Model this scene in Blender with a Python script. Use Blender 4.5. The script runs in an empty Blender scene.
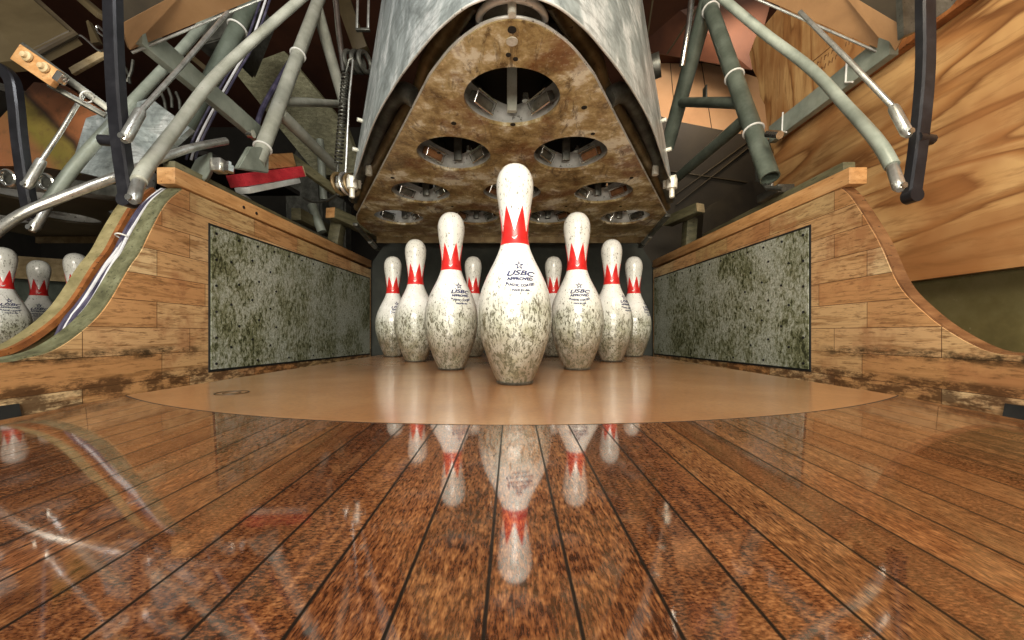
import bpy, bmesh, math, random
from mathutils import Vector, Matrix
random.seed(7)
SC = bpy.context.scene
COL = SC.collection
PI = math.pi
F, CX, CY, H = 385.0, 512.0, 334.0, 0.086      # focal length in pixels, principal point, lens height above the lane

def P(u, v, Y):
    return Vector(((u-CX)*Y/F, Y, H+(CY-v)*Y/F))
def PX(u, v, X):
    """the point seen at (u, v) on the vertical plane x = X"""
    return P(u, v, X*F/(u-CX))

# ------------------------------------------------------------------ materials
MATS = {}
def nt(name):
    m = bpy.data.materials.new(name); m.use_nodes = True
    t = m.node_tree
    b = next(n for n in t.nodes if n.type == 'BSDF_PRINCIPLED')
    MATS[name] = m
    return m, t, b
def N(t, typ, **kw):
    n = t.nodes.new(typ)
    for k, v in kw.items():
        if k.startswith('i_'):
            n.inputs[k[2:].replace('_', ' ')].default_value = v
        else:
            setattr(n, k, v)
    return n
def ramp(t, fac, stops, interp='LINEAR'):
    r = t.nodes.new('ShaderNodeValToRGB'); r.color_ramp.interpolation = interp
    e = r.color_ramp.elements
    while len(e) > 1: e.remove(e[-1])
    e[0].position = stops[0][0]; e[0].color = (*stops[0][1], 1) if len(stops[0][1]) == 3 else stops[0][1]
    for p, c in stops[1:]:
        x = e.new(p); x.color = (*c, 1)
    t.links.new(fac, r.inputs[0])
    return r.outputs[0]
def g(v): return (v, v, v)
def mapping(t, scale=(1, 1, 1), rot=(0, 0, 0), loc=(0, 0, 0), coord='pos'):
    if coord == 'pos':
        src = t.nodes.new('ShaderNodeNewGeometry').outputs['Position']
    else:
        src = t.nodes.new('ShaderNodeTexCoord').outputs['Object']
    m = t.nodes.new('ShaderNodeMapping'); m.vector_type = 'POINT'
    m.inputs['Scale'].default_value = scale; m.inputs['Rotation'].default_value = rot; m.inputs['Location'].default_value = loc
    t.links.new(src, m.inputs[0])
    return m.outputs[0]
def noise(t, vec, scale, detail=4, rough=.6, dist=0):
    n = t.nodes.new('ShaderNodeTexNoise')
    n.inputs['Scale'].default_value = scale; n.inputs['Detail'].default_value = detail
    n.inputs['Roughness'].default_value = rough; n.inputs['Distortion'].default_value = dist
    t.links.new(vec, n.inputs['Vector'])
    return n.outputs[0]
def mix(t, fac, a, b, mode='MIX'):
    m = t.nodes.new('ShaderNodeMix'); m.data_type = 'RGBA'; m.blend_type = mode
    for s, v in ((m.inputs[0], fac), (m.inputs[6], a), (m.inputs[7], b)):
        if isinstance(v, bpy.types.NodeSocket): t.links.new(v, s)
        elif isinstance(v, (int, float)): s.default_value = v
        else: s.default_value = (*v, 1)
    return m.outputs[2]
def math_(t, op, a, b=None):
    m = t.nodes.new('ShaderNodeMath'); m.operation = op
    for s, v in ((m.inputs[0], a), (m.inputs[1], b)):
        if v is None: continue
        if isinstance(v, bpy.types.NodeSocket): t.links.new(v, s)
        else: s.default_value = v
    return m.outputs[0]
def bump(t, b, h, strength=.3, dist=.002):
    n = t.nodes.new('ShaderNodeBump'); n.inputs['Strength'].default_value = strength; n.inputs['Distance'].default_value = dist
    t.links.new(h, n.inputs['Height']); t.links.new(n.outputs[0], b.inputs['Normal'])
def setb(b, **kw):
    for k, v in kw.items(): b.inputs[k.replace('_', ' ')].default_value = v

def worn(name, lo, mid, hi, scale=18, rough=.45, metal=0., stretch=(1, 1, 1), bmp=.15, coord='pos', spot=None, spot_amt=.62, rot=(0, 0, 0)):
    """painted or bare surface with blotchy wear in three tones and fine dark specks"""
    m, t, b = nt(name)
    v = mapping(t, stretch, rot, coord=coord)
    n = noise(t, v, scale, 6, .65)
    c = ramp(t, n, [(.3, lo), (.5, mid), (.7, hi)])
    if spot:
        s = noise(t, v, scale*5, 3, .7)
        c = mix(t, ramp(t, s, [(spot_amt, g(0)), (spot_amt+.07, g(1))]), c, spot)
    t.links.new(c, b.inputs['Base Color'])
    setb(b, Roughness=rough, Metallic=metal)
    if bmp: bump(t, b, n, bmp)
    return m

def make_lane():
    m, t, b = nt('oiled lane boards')
    geo = t.nodes.new('ShaderNodeNewGeometry')
    sep = t.nodes.new('ShaderNodeSeparateXYZ'); t.links.new(geo.outputs['Position'], sep.inputs[0])
    BW = .0312
    q = math_(t, 'DIVIDE', math_(t, 'ADD', sep.outputs[0], .0089+BW*40), BW)
    idx = math_(t, 'FLOOR', q); fr = math_(t, 'FRACT', q)
    wn = t.nodes.new('ShaderNodeTexWhiteNoise'); wn.noise_dimensions = '1D'; t.links.new(idx, wn.inputs['W'])
    rnd = wn.outputs['Value']
    # every board takes its own slice of the grain
    cmb = t.nodes.new('ShaderNodeCombineXYZ')
    t.links.new(sep.outputs[0], cmb.inputs[0]); t.links.new(sep.outputs[1], cmb.inputs[1]); t.links.new(math_(t, 'MULTIPLY', rnd, 37.), cmb.inputs[2])
    def mp(s, r=(0, 0, 0)):
        k = t.nodes.new('ShaderNodeMapping'); k.inputs['Scale'].default_value = s; k.inputs['Rotation'].default_value = r; t.links.new(cmb.outputs[0], k.inputs[0]); return k.outputs[0]
    fine = noise(t, mp((900, 210, 1), (0, 0, .12)), 1, 3, .6)
    flake = noise(t, mp((480, 900, 1), (0, 0, -.25)), 1, 3, .6)
    streak = noise(t, mp((260, 14, 1)), 1, 4, .6, .6)
    fig = noise(t, mp((60, 110, 1), (0, 0, .5)), 1, 4, .6, .8)
    blot = noise(t, mp((14, 5, 1)), 1, 4, .6)
    kind = ramp(t, rnd, [(.35, g(0)), (.55, g(1))])
    gr = mix(t, kind, fine, flake)
    gr = mix(t, .30, gr, streak)
    gr = mix(t, .17, gr, fig)
    gr = mix(t, .14, gr, blot)
    base = ramp(t, gr, [(.39, (.016, .005, .0015)), (.46, (.085, .029, .010)), (.52, (.175, .068, .024)), (.62, (.40, .20, .085))])
    tint = ramp(t, rnd, [(0, (1.0, .72, .55)), (.3, (1.0, .92, .78)), (.5, (.66, .50, .40)), (.75, (1.1, .95, .78)), (1, (.85, .62, .48))])
    base = mix(t, .85, base, tint, 'MULTIPLY')
    seam = math_(t, 'MINIMUM', fr, math_(t, 'SUBTRACT', 1., fr))
    sm = ramp(t, seam, [(.016, g(0)), (.034, g(1))])
    base = mix(t, sm, (.008, .004, .002), base)
    t.links.new(base, b.inputs['Base Color'])
    setb(b, Roughness=.42, Coat_Weight=1.0, Coat_Roughness=.05, Coat_IOR=2.5)
    b.inputs['Specular IOR Level'].default_value = .3
    t.links.new(ramp(t, seam, [(.010, g(0)), (.028, g(1))]), b.inputs['Coat Weight'])
    bump(t, b, gr, .04, .001)
    return m
make_lane()

def make_deck_board():
    m, t, b = nt('smooth tan deck board')
    v = mapping(t)
    n = noise(t, v, 5, 5, .6); n2 = noise(t, v, 160, 4, .7)
    c = ramp(t, n, [(.35, (.36, .155, .055)), (.5, (.45, .210, .080)), (.65, (.53, .275, .115))])
    c = mix(t, ramp(t, n2, [(.35, g(.35)), (.55, g(0))]), c, (.24, .13, .06))
    t.links.new(c, b.inputs['Base Color'])
    setb(b, Roughness=.4, Coat_Weight=1.0, Coat_Roughness=.17, Coat_IOR=1.75)
    bump(t, b, n2, .12, .0006)
make_deck_board()

def make_maple():
    """laminated maple strips, laid on the y-z plane of the kickbacks"""
    m, t, b = nt('laminated maple strips')
    geo = t.nodes.new('ShaderNodeNewGeometry'); sep = t.nodes.new('ShaderNodeSeparateXYZ'); t.links.new(geo.outputs['Position'], sep.inputs[0])
    cmb = t.nodes.new('ShaderNodeCombineXYZ'); t.links.new(sep.outputs[1], cmb.inputs[0]); t.links.new(math_(t, 'ADD', sep.outputs[2], .0125), cmb.inputs[1])
    br = t.nodes.new('ShaderNodeTexBrick'); t.links.new(cmb.outputs[0], br.inputs['Vector'])
    br.offset = .37; br.squash = 1.4; br.squash_frequency = 3
    for k, v in (('Color1', (0, 0, 0, 1)), ('Color2', (1, 1, 1, 1)), ('Mortar', (.5, .5, .5, 1)), ('Scale', 1.), ('Mortar Size', .0007), ('Mortar Smooth', .2), ('Bias', 0.), ('Brick Width', .23), ('Row Height', .056)):
        br.inputs[k].default_value = v
    rnd = br.outputs['Color']
    v = mapping(t, (9, 5, 70)); w = mapping(t, (20, 30, 200)); x = mapping(t, (1, 1, 1))
    fine = noise(t, w, 1, 4, .7); broad = noise(t, v, 1, 5, .6, 1.4); blot = noise(t, x, 11, 5, .65)
    c = ramp(t, rnd, [(0, (.50, .235, .085)), (.3, (.66, .42, .20)), (.5, (.54, .26, .095)), (.75, (.76, .55, .30)), (1, (.54, .36, .155))])
    c = mix(t, ramp(t, broad, [(.34, g(.75)), (.5, g(0))]), c, (.30, .145, .05))
    c = mix(t, ramp(t, blot, [(.36, g(.6)), (.5, g(0))]), c, (.36, .15, .06))
    c = mix(t, ramp(t, fine, [(.33, g(.85)), (.48, g(0))]), c, (.20, .095, .035))
    c = mix(t, br.outputs['Fac'], c, (.09, .04, .015))
    # the scuffed band the balls have worn, just above lane height
    zb = math_(t, 'ABSOLUTE', math_(t, 'SUBTRACT', sep.outputs[2], .046))
    sc = noise(t, mapping(t, (1, 22, 60)), 1, 5, .75)
    band = math_(t, 'MULTIPLY', ramp(t, zb, [(.006, g(1)), (.016, g(0))]), ramp(t, sc, [(.40, g(0)), (.58, g(1))]))
    band = math_(t, 'MULTIPLY', band, ramp(t, math_(t, 'MULTIPLY', sep.outputs[1], .5), [(.46, g(1)), (.49, g(0))]))
    c = mix(t, math_(t, 'MULTIPLY', band, .92), c, (.028, .016, .006))
    zl = ramp(t, sep.outputs[2], [(-.012, g(.85)), (.008, g(0))])
    c = mix(t, math_(t, 'MULTIPLY', zl, ramp(t, sc, [(.42, g(0)), (.55, g(1))])), c, (.07, .03, .012))
    t.links.new(c, b.inputs['Base Color']); setb(b, Roughness=.42)
    bump(t, b, fine, .12, .001)
make_maple()

def make_ply(name, stretch, rot):
    m, t, b = nt(name)
    v = mapping(t, stretch, rot)
    a = noise(t, v, 1, 2, .45, .5); f = noise(t, mapping(t, tuple(q*7 for q in stretch), rot), 1, 5, .7, .4)
    m2 = noise(t, mapping(t, tuple(q*2.6 for q in stretch), rot), 1, 4, .6, .8)
    bl = noise(t, mapping(t), 3.2, 4, .6)
    fr = math_(t, 'FRACT', math_(t, 'ADD', math_(t, 'MULTIPLY', a, 7.), math_(t, 'MULTIPLY', m2, .9)))
    c = ramp(t, fr, [(0, (.54, .31, .12)), (.5, (.62, .38, .16)), (.74, (.42, .20, .065)), (.90, (.17, .065, .018)), (1, (.54, .31, .12))])
    c = mix(t, ramp(t, m2, [(.40, g(.6)), (.52, g(0))]), c, (.36, .17, .06))
    c = mix(t, ramp(t, bl, [(.38, g(.75)), (.56, g(0))]), c, (.33, .135, .042))
    c = mix(t, ramp(t, f, [(.32, g(.7)), (.5, g(0))]), c, (.25, .11, .035))
    t.links.new(c, b.inputs['Base Color']); setb(b, Roughness=.55)
    bump(t, b, f, .2, .001)
make_ply('plywood grain along', (1, .8, 6.0), (.10, 0, 0))
make_ply('plywood grain across', (1, 7, 1.0), (-.5, 0, 0))

def make_pin():
    m, t, b = nt('scuffed white pin plastic')
    tc = t.nodes.new('ShaderNodeTexCoord'); oi = t.nodes.new('ShaderNodeObjectInfo')
    ad = t.nodes.new('ShaderNodeVectorMath'); ad.operation = 'MULTIPLY_ADD'
    t.links.new(oi.outputs['Random'], ad.inputs[0]); ad.inputs[1].default_value = (3, 7, 5); t.links.new(tc.outputs['Object'], ad.inputs[2])
    sep = t.nodes.new('ShaderNodeSeparateXYZ'); t.links.new(tc.outputs['Object'], sep.inputs[0])
    v = ad.outputs[0]; z = sep.outputs[2]
    st = t.nodes.new('ShaderNodeMapping'); st.inputs['Scale'].default_value = (1, 1, .45); t.links.new(v, st.inputs[0])
    n1 = noise(t, st.outputs[0], 130, 4, .7, .6); n2 = noise(t, v, 28, 5, .65); n3 = noise(t, st.outputs[0], 260, 3, .7); n4 = noise(t, v, 12, 4, .6)
    zn = math_(t, 'ADD', z, math_(t, 'MULTIPLY', math_(t, 'SUBTRACT', n4, .5), .10))
    low = ramp(t, zn, [(.02, g(1)), (.125, g(.9)), (.155, g(.40)), (.19, g(.05)), (.28, g(.06)), (.32, g(.40)), (.37, g(.2))])
    c = ramp(t, n2, [(.38, (.74, .75, .70)), (.58, (.86, .86, .83))])
    c = mix(t, math_(t, 'MULTIPLY', low, ramp(t, n2, [(.38, g(.50)), (.62, g(.95))])), c, (.27, .28, .18))
    n5 = noise(t, st.outputs[0], 85, 6, .85, .5)
    zb = ramp(t, z, [(.0, g(.85)), (.05, g(.80)), (.105, g(0))])
    c = mix(t, math_(t, 'MULTIPLY', zb, ramp(t, n4, [(.34, g(.35)), (.58, g(.95))])), c, (.12, .072, .042))
    c = mix(t, ramp(t, math_(t, 'ADD', n5, math_(t, 'MULTIPLY', low, .13)), [(.63, g(0)), (.70, g(.9))]), c, (.075, .07, .04))
    c = mix(t, ramp(t, math_(t, 'ADD', n3, math_(t, 'MULTIPLY', low, .10)), [(.625, g(0)), (.68, g(.9))]), c, (.06, .055, .03))
    t.links.new(c, b.inputs['Base Color']); setb(b, Roughness=.3, Coat_Weight=.4, Coat_Roughness=.12)
    bump(t, b, n1, .08, .0008)
make_pin()

def make_galv():
    m, t, b = nt('speckled galvanised plate')
    v = mapping(t); s = mapping(t, (1, 1, .6), (.6, 0, 0))
    big = noise(t, v, 4.5, 4, .65); mid = noise(t, s, 85, 5, .8, .5); fine = noise(t, v, 150, 3, .7)
    c = ramp(t, fine, [(.38, (.33, .36, .28)), (.6, (.66, .69, .60))])
    am = math_(t, 'ADD', mid, math_(t, 'MULTIPLY', math_(t, 'SUBTRACT', big, .5), .9))
    c = mix(t, ramp(t, am, [(.41, g(0)), (.57, g(.85))]), c, (.21, .22, .085))
    c = mix(t, ramp(t, math_(t, 'ADD', mid, math_(t, 'MULTIPLY', math_(t, 'SUBTRACT', big, .5), .55)), [(.53, g(0)), (.63, g(.92))]), c, (.035, .04, .015))
    t.links.new(c, b.inputs['Base Color']); setb(b, Roughness=.5, Metallic=.35)
    bump(t, b, mid, .25, .001)
make_galv()

def make_bronze():
    m, t, b = nt('stained machine plate')
    v = mapping(t); s = mapping(t, (1, .35, 1), (0, 0, .2))
    big = noise(t, v, 9, 6, .72); st = noise(t, s, 26, 6, .8, 1.2); fine = noise(t, v, 120, 4, .7); r = noise(t, mapping(t, (1, 1, 1), loc=(4, 2, 1)), 8, 5, .7)
    c = ramp(t, big, [(.38, (.22, .14, .05)), (.47, (.46, .33, .14)), (.53, (.64, .51, .26)), (.59, (.95, .89, .70))])
    c = mix(t, ramp(t, r, [(.50, g(0)), (.62, g(.85))]), c, (.24, .095, .03))
    c = mix(t, ramp(t, st, [(.53, g(0)), (.64, g(.8))]), c, (.10, .05, .018))
    c = mix(t, ramp(t, fine, [(.56, g(0)), (.70, g(.6))]), c, (.72, .64, .46))
    t.links.new(c, b.inputs['Base Color']); setb(b, Roughness=.36, Metallic=.15)
    bump(t, b, st, .1, .001)
make_bronze()

def make_hood():
    m, t, b = nt('brushed hood sheet metal')
    v = mapping(t, (1.5, 1.5, 1), (0, .5, 0)); s = mapping(t, (16, 16, 90), (.5, .6, 0))
    a = noise(t, v, 7, 6, .7, .6); f = noise(t, s, 1, 4, .7); k = noise(t, mapping(t), 60, 4, .7)
    c = ramp(t, a, [(.36, (.22, .25, .25)), (.5, (.46, .52, .52)), (.62, (.88, .92, .92))])
    c = mix(t, ramp(t, f, [(.35, g(.6)), (.52, g(0))]), c, (.16, .18, .17))
    c = mix(t, ramp(t, k, [(.60, g(0)), (.70, g(.5))]), c, (.12, .13, .12))
    t.links.new(c, b.inputs['Base Color']); setb(b, Roughness=.34, Metallic=.45)
    bump(t, b, f, .06, .001)
make_hood()

worn('red pin paint', (.42, .012, .012), (.62, .022, .02), (.70, .04, .03), 40, .3, spot=(.5, .3, .25), spot_amt=.68, bmp=0, coord='obj')
worn('navy pin ink', (.006, .010, .06), (.010, .016, .085), (.016, .026, .12), 60, .4, bmp=0, coord='obj')
worn('pale grey tube paint', (.26, .27, .22), (.38, .39, .33), (.50, .51, .45), 14, .35, .15, spot=(.18, .17, .12), spot_amt=.68)
worn('green grey tube paint', (.07, .085, .065), (.115, .138, .11), (.17, .20, .165), 14, .35, .15, spot=(.05, .05, .04), spot_amt=.70)
worn('grey green beam paint', (.17, .195, .16), (.25, .28, .235), (.35, .385, .33), 12, .4, .1, spot=(.12, .11, .08), spot_amt=.70)
worn('black enamelled steel', (.006, .006, .008), (.011, .011, .014), (.022, .022, .026), 30, .3, .1)
worn('worn bright steel', (.38, .38, .34), (.58, .58, .54), (.75, .75, .72), 40, .28, .85, spot=(.10, .09, .06), spot_amt=.62)
worn('polished steel', (.45, .45, .40), (.66, .66, .62), (.80, .80, .76), 30, .16, .95)
worn('pale cup metal', (.36, .36, .33), (.62, .62, .58), (.80, .80, .77), 16, .3, .25, spot=(.10, .09, .07), spot_amt=.62)
worn('dull dark steel', (.05, .05, .042), (.10, .10, .085), (.18, .18, .155), 26, .4, .6, spot=(.03, .02, .012), spot_amt=.64)
worn('rusty brown steel', (.09, .055, .022), (.17, .115, .05), (.28, .21, .11), 20, .4, .5, spot=(.03, .02, .012), spot_amt=.64)
worn('tan painted sheet', (.20, .105, .042), (.27, .145, .06), (.33, .185, .08), 6, .5, 0, spot=(.2, .11, .05), spot_amt=.72)
worn('dark brown sheet', (.022, .015, .007), (.036, .025, .012), (.055, .04, .02), 7, .55)
worn('shade darkened khaki sheet', (.040, .028, .012), (.060, .043, .019), (.085, .063, .03), 6, .5, spot=(.08, .06, .03), spot_amt=.7)  # khaki darkened: the shade on the background clutter is put into the colour
worn('olive stained wood', (.055, .052, .024), (.11, .10, .052), (.18, .165, .09), 9, .6, 0, (2, .6, 5), .3, spot=(.03, .026, .012), spot_amt=.6)
worn('green grey edge paint', (.06, .06, .028), (.13, .13, .068), (.23, .235, .14), 34, .6, 0, (1, .5, 1), .4, spot=(.04, .04, .02), spot_amt=.58)
worn('dark oiled edge wood', (.075, .03, .012), (.17, .075, .03), (.28, .14, .06), 12, .4, 0, (1, 3, 3), .3, spot=(.04, .02, .01), spot_amt=.62)
worn('orange pine', (.36, .17, .06), (.55, .29, .11), (.68, .41, .19), 10, .5, 0, (3, .7, 6), .2, spot=(.22, .09, .03), spot_amt=.62)
worn('raw orange wood', (.14, .045, .012), (.26, .09, .022), (.36, .15, .045), 14, .6, 0, (1, 2, 2), .3, spot=(.08, .03, .01), spot_amt=.6)
worn('pale tan wood', (.36, .26, .13), (.52, .39, .21), (.64, .51, .30), 12, .55, 0, (2, 1, 4), .2, spot=(.2, .12, .05), spot_amt=.63)
worn('khaki edge wood', (.15, .13, .055), (.25, .21, .10), (.36, .31, .16), 14, .5, 0, (2, 1, 3), .2, spot=(.10, .07, .03), spot_amt=.62)
worn('weathered green plank', (.09, .085, .045), (.17, .165, .095), (.28, .27, .165), 12, .65, 0, (3, 3, 7), .4, spot=(.05, .045, .02), spot_amt=.56)
worn('red painted wood', (.40, .02, .03), (.58, .035, .05), (.66, .06, .07), 12, .45, 0, (4, 1, 4), .1, spot=(.22, .01, .02), spot_amt=.62)
worn('pit curtain cloth', (.018, .020, .016), (.030, .034, .027), (.048, .052, .040), 8, .75, spot=(.06, .065, .05), spot_amt=.68)
worn('black rubber', (.008, .009, .009), (.014, .015, .015), (.022, .023, .022), 20, .5)
worn('white cable sheath', (.52, .52, .54), (.64, .64, .66), (.74, .74, .76), 30, .4, bmp=0)
worn('dark violet cable sheath', (.02, .018, .035), (.05, .045, .08), (.10, .09, .14), 30, .35, bmp=0)
worn('white nylon', (.62, .62, .58), (.74, .74, .70), (.82, .82, .78), 60, .4, bmp=0)
worn('white knob paint', (.50, .48, .38), (.70, .68, .58), (.84, .82, .74), 80, .35, .2, bmp=0)
worn('shadowy brown ceiling', (.040, .012, .005), (.068, .021, .008), (.10, .034, .014), 3, .7)
worn('warm tan back panel', (.56, .30, .15), (.68, .39, .20), (.74, .46, .26), 2.5, .55, bmp=.05)
worn('dark pit board', (.016, .011, .005), (.025, .018, .009), (.035, .026, .013), 4, .6, spot=(.03, .025, .015), spot_amt=.66)
worn('near black wall', (.008, .007, .005), (.014, .012, .009), (.024, .021, .016), 5, .8)
worn('olive painted wall', (.10, .08, .028), (.155, .125, .045), (.21, .175, .075), 8, .6, spot=(.24, .2, .1), spot_amt=.66)
worn('concrete dark', (.03, .027, .022), (.045, .04, .033), (.06, .055, .045), 6, .8)
worn('light grey tape', (.42, .44, .42), (.54, .56, .54), (.62, .64, .62), 20, .5)
worn('black stencil ink', (.14, .065, .02), (.18, .085, .03), (.22, .11, .04), 60, .7, bmp=0)

def make_striped():
    m, t, b = nt('streaked orange board')
    v = mapping(t, (1, 1, 1), (0, .75, 0))
    sp = t.nodes.new('ShaderNodeSeparateXYZ'); t.links.new(v, sp.inputs[0])
    n = noise(t, mapping(t), 7, 5, .65)
    f = math_(t, 'FRACT', math_(t, 'ADD', math_(t, 'MULTIPLY', sp.outputs[0], 3.75), math_(t, 'MULTIPLY', n, .16)))
    c = ramp(t, f, [(0, (.22, .085, .03)), (.22, (.19, .085, .03)), (.32, (.15, .12, .02)), (.46, (.20, .15, .03)), (.52, (.04, .02, .01)), (.58, (.30, .11, .04)), (.86, (.25, .09, .034)), (1, (.22, .085, .03))])
    c = mix(t, ramp(t, noise(t, mapping(t), 40, 4, .7), [(.5, g(0)), (.68, g(.6))]), c, (.10, .05, .02))
    t.links.new(c, b.inputs['Base Color']); setb(b, Roughness=.45)
make_striped()

# ------------------------------------------------------------------ mesh builder
class MB:
    def __init__(s): s.bm = bmesh.new()
    def quad_strip(s, rows, close=False, cap=True):
        """rows of equal length joined by faces"""
        vs = [[s.bm.verts.new(p) for p in r] for r in rows]
        n = len(rows[0])
        for i in range(len(rows)-1):
            for j in range(n if close else n-1):
                k = (j+1) % n
                s.bm.faces.new((vs[i][j], vs[i][k], vs[i+1][k], vs[i+1][j]))
        if close and cap:
            s.bm.faces.new(list(reversed(vs[0]))); s.bm.faces.new(vs[-1])
        return s
    def box(s, c, d, rot=None, bev=0):
        r = bmesh.ops.create_cube(s.bm, size=1)
        M = Matrix.Translation(c) @ ((rot or Matrix.Identity(3)).to_4x4()) @ Matrix.Diagonal((*d, 1))
        bmesh.ops.transform(s.bm, matrix=M, verts=r['verts'])
        if bev:
            es = {e for v in r['verts'] for e in v.link_edges}
            bmesh.ops.bevel(s.bm, geom=list(es), offset=bev, segments=2, affect='EDGES', profile=.5)
        return s
    def tube(s, pts, r, seg=14, cap=True, closed=False):
        pts = [Vector(p) for p in pts]
        rs = r if isinstance(r, (list, tuple)) else [r]*len(pts)
        n = len(pts); rows = []; prev = None
        for i, p in enumerate(pts):
            if closed: tan = (pts[(i+1) % n]-pts[i-1]).normalized()
            else: tan = ((pts[i+1]-p) if i == 0 else (p-pts[i-1]) if i == n-1 else ((pts[i+1]-p).normalized()+(p-pts[i-1]).normalized())).normalized()
            if prev is None:
                a = Vector((0, 0, 1)) if abs(tan.z) < .9 else Vector((1, 0, 0))
                x = tan.cross(a).normalized()
            else:
                x = (prev-tan*prev.dot(tan)).normalized()
            prev = x; y = tan.cross(x)
            rows.append([p+(x*math.cos(2*PI*k/seg)+y*math.sin(2*PI*k/seg))*rs[i] for k in range(seg)])
        if closed: rows.append(rows[0])
        s.quad_strip(rows, True, cap and not closed)
        if closed: bmesh.ops.remove_doubles(s.bm, verts=s.bm.verts[:], dist=1e-6)
        return s
    def pipe_end(s, p, q, r, wall=.004, seg=18):
        """open pipe from p to q, hollow at both ends"""
        p, q = Vector(p), Vector(q); z = (q-p).normalized(); x = z.orthogonal().normalized(); y = z.cross(x)
        def ring(c, rad): return [c+(x*math.cos(2*PI*k/seg)+y*math.sin(2*PI*k/seg))*rad for k in range(seg)]
        s.quad_strip([ring(p, r-wall), ring(p, r), ring(q, r), ring(q, r-wall), ring(p, r-wall)], True, False)
        bmesh.ops.remove_doubles(s.bm, verts=s.bm.verts[:], dist=1e-6)
        return s
    def lathe(s, prof, seg=32, M=None):
        rows = [[Vector((r*math.cos(2*PI*k/seg), r*math.sin(2*PI*k/seg), z)) for k in range(seg)] for r, z in prof]
        if M: rows = [[M @ p for p in r] for r in rows]
        return s.quad_strip(rows, True, True)
    def prism(s, poly, vec, bev=0):
        vec = Vector(vec)
        a = [s.bm.verts.new(p) for p in poly]; b = [s.bm.verts.new(Vector(p)+vec) for p in poly]
        n = len(a); fs = [s.bm.faces.new(a), s.bm.faces.new(list(reversed(b)))]
        for i in range(n): fs.append(s.bm.faces.new((a[(i+1) % n], a[i], b[i], b[(i+1) % n])))
        if bev:
            es = {e for f in fs for e in f.edges}
            bmesh.ops.bevel(s.bm, geom=list(es), offset=bev, segments=2, affect='EDGES')
        return s
    def bar(s, p, q, w, h, up=(0, 0, 1), bev=.001):
        p, q = Vector(p), Vector(q); y = (q-p); L = y.length; y.normalize()
        z = Vector(up); z = (z-y*z.dot(y)).normalized(); x = y.cross(z)
        R = Matrix((x, y, z)).transposed()
        return s.box((p+q)/2, (w, L, h), R, bev)
    def disc(s, c, axis, r, h, seg=20):
        z = Vector(axis).normalized()
        return s.tube([Vector(c)-z*h/2, Vector(c)+z*h/2], r, seg)
    def torus(s, c, axis, R, r, seg=24, ts=8):
        z = Vector(axis).normalized(); x = z.orthogonal().normalized(); y = z.cross(x)
        return s.tube([Vector(c)+(x*math.cos(2*PI*k/seg)+y*math.sin(2*PI*k/seg))*R for k in range(seg)], r, ts, closed=True)

ROOT = {}
def obj(name, mb, m, parent=None, angle=38, origin=None):
    bm = mb.bm if isinstance(mb, MB) else mb
    bmesh.ops.recalc_face_normals(bm, faces=bm.faces[:])
    me = bpy.data.meshes.new(name)
    if parent is not None: o0 = ROOT[parent.name]
    elif origin is not None: o0 = Vector(origin)
    else:
        xs = [v.co for v in bm.verts]
        o0 = Vector(((min(c.x for c in xs)+max(c.x for c in xs))/2, (min(c.y for c in xs)+max(c.y for c in xs))/2, min(c.z for c in xs)))
    for v in bm.verts: v.co = v.co-o0
    bm.to_mesh(me); bm.free()
    for p in me.polygons: p.use_smooth = True
    me.set_sharp_from_angle(angle=math.radians(angle))
    me.materials.append(MATS[m])
    o = bpy.data.objects.new(name, me); COL.objects.link(o)
    if parent is not None: o.parent = parent
    else: o.location = o0
    ROOT[o.name] = o0
    return o
def tag(o, label, cat, group=None):
    o['label'] = label; o['category'] = cat
    if group: o['group'] = group
    return o
def thing(name, label, cat, loc, group=None):
    o = bpy.data.objects.new(name, None); COL.objects.link(o); o.location = loc; o.empty_display_size = .05
    ROOT[o.name] = Vector(loc)
    return tag(o, label, cat, group)
def struct(o): o['kind'] = 'structure'; return o
def box(x0, x1, y0, y1, z0, z1, bev=0):
    return MB().box(((x0+x1)/2, (y0+y1)/2, (z0+z1)/2), (abs(x1-x0), abs(y1-y0), abs(z1-z0)), None, bev)
def slab(pts, thick, away=None):
    """a sheet with thickness: polygon corners in space, thickened along its own normal away from the lane centre"""
    pts = [Vector(p) for p in pts]
    n = (pts[1]-pts[0]).cross(pts[2]-pts[0]).normalized()
    c = sum(pts, Vector())/len(pts)
    ref = Vector(away) if away else c-Vector((0, 0, H))
    if n.dot(ref) < 0: n = -n
    return MB().prism(pts, n*thick)
def spline(pts, n=8):
    pts = [Vector(p) for p in pts]; out = []
    for i in range(len(pts)-1):
        p0 = pts[max(i-1, 0)]; p1 = pts[i]; p2 = pts[i+1]; p3 = pts[min(i+2, len(pts)-1)]
        for k in range(n):
            t = k/n
            out.append(.5*((2*p1)+(p2-p0)*t+(2*p0-5*p1+4*p2-p3)*t*t+(3*p1-p0-3*p2+p3)*t**3))
    out.append(pts[-1]); return out

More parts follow.
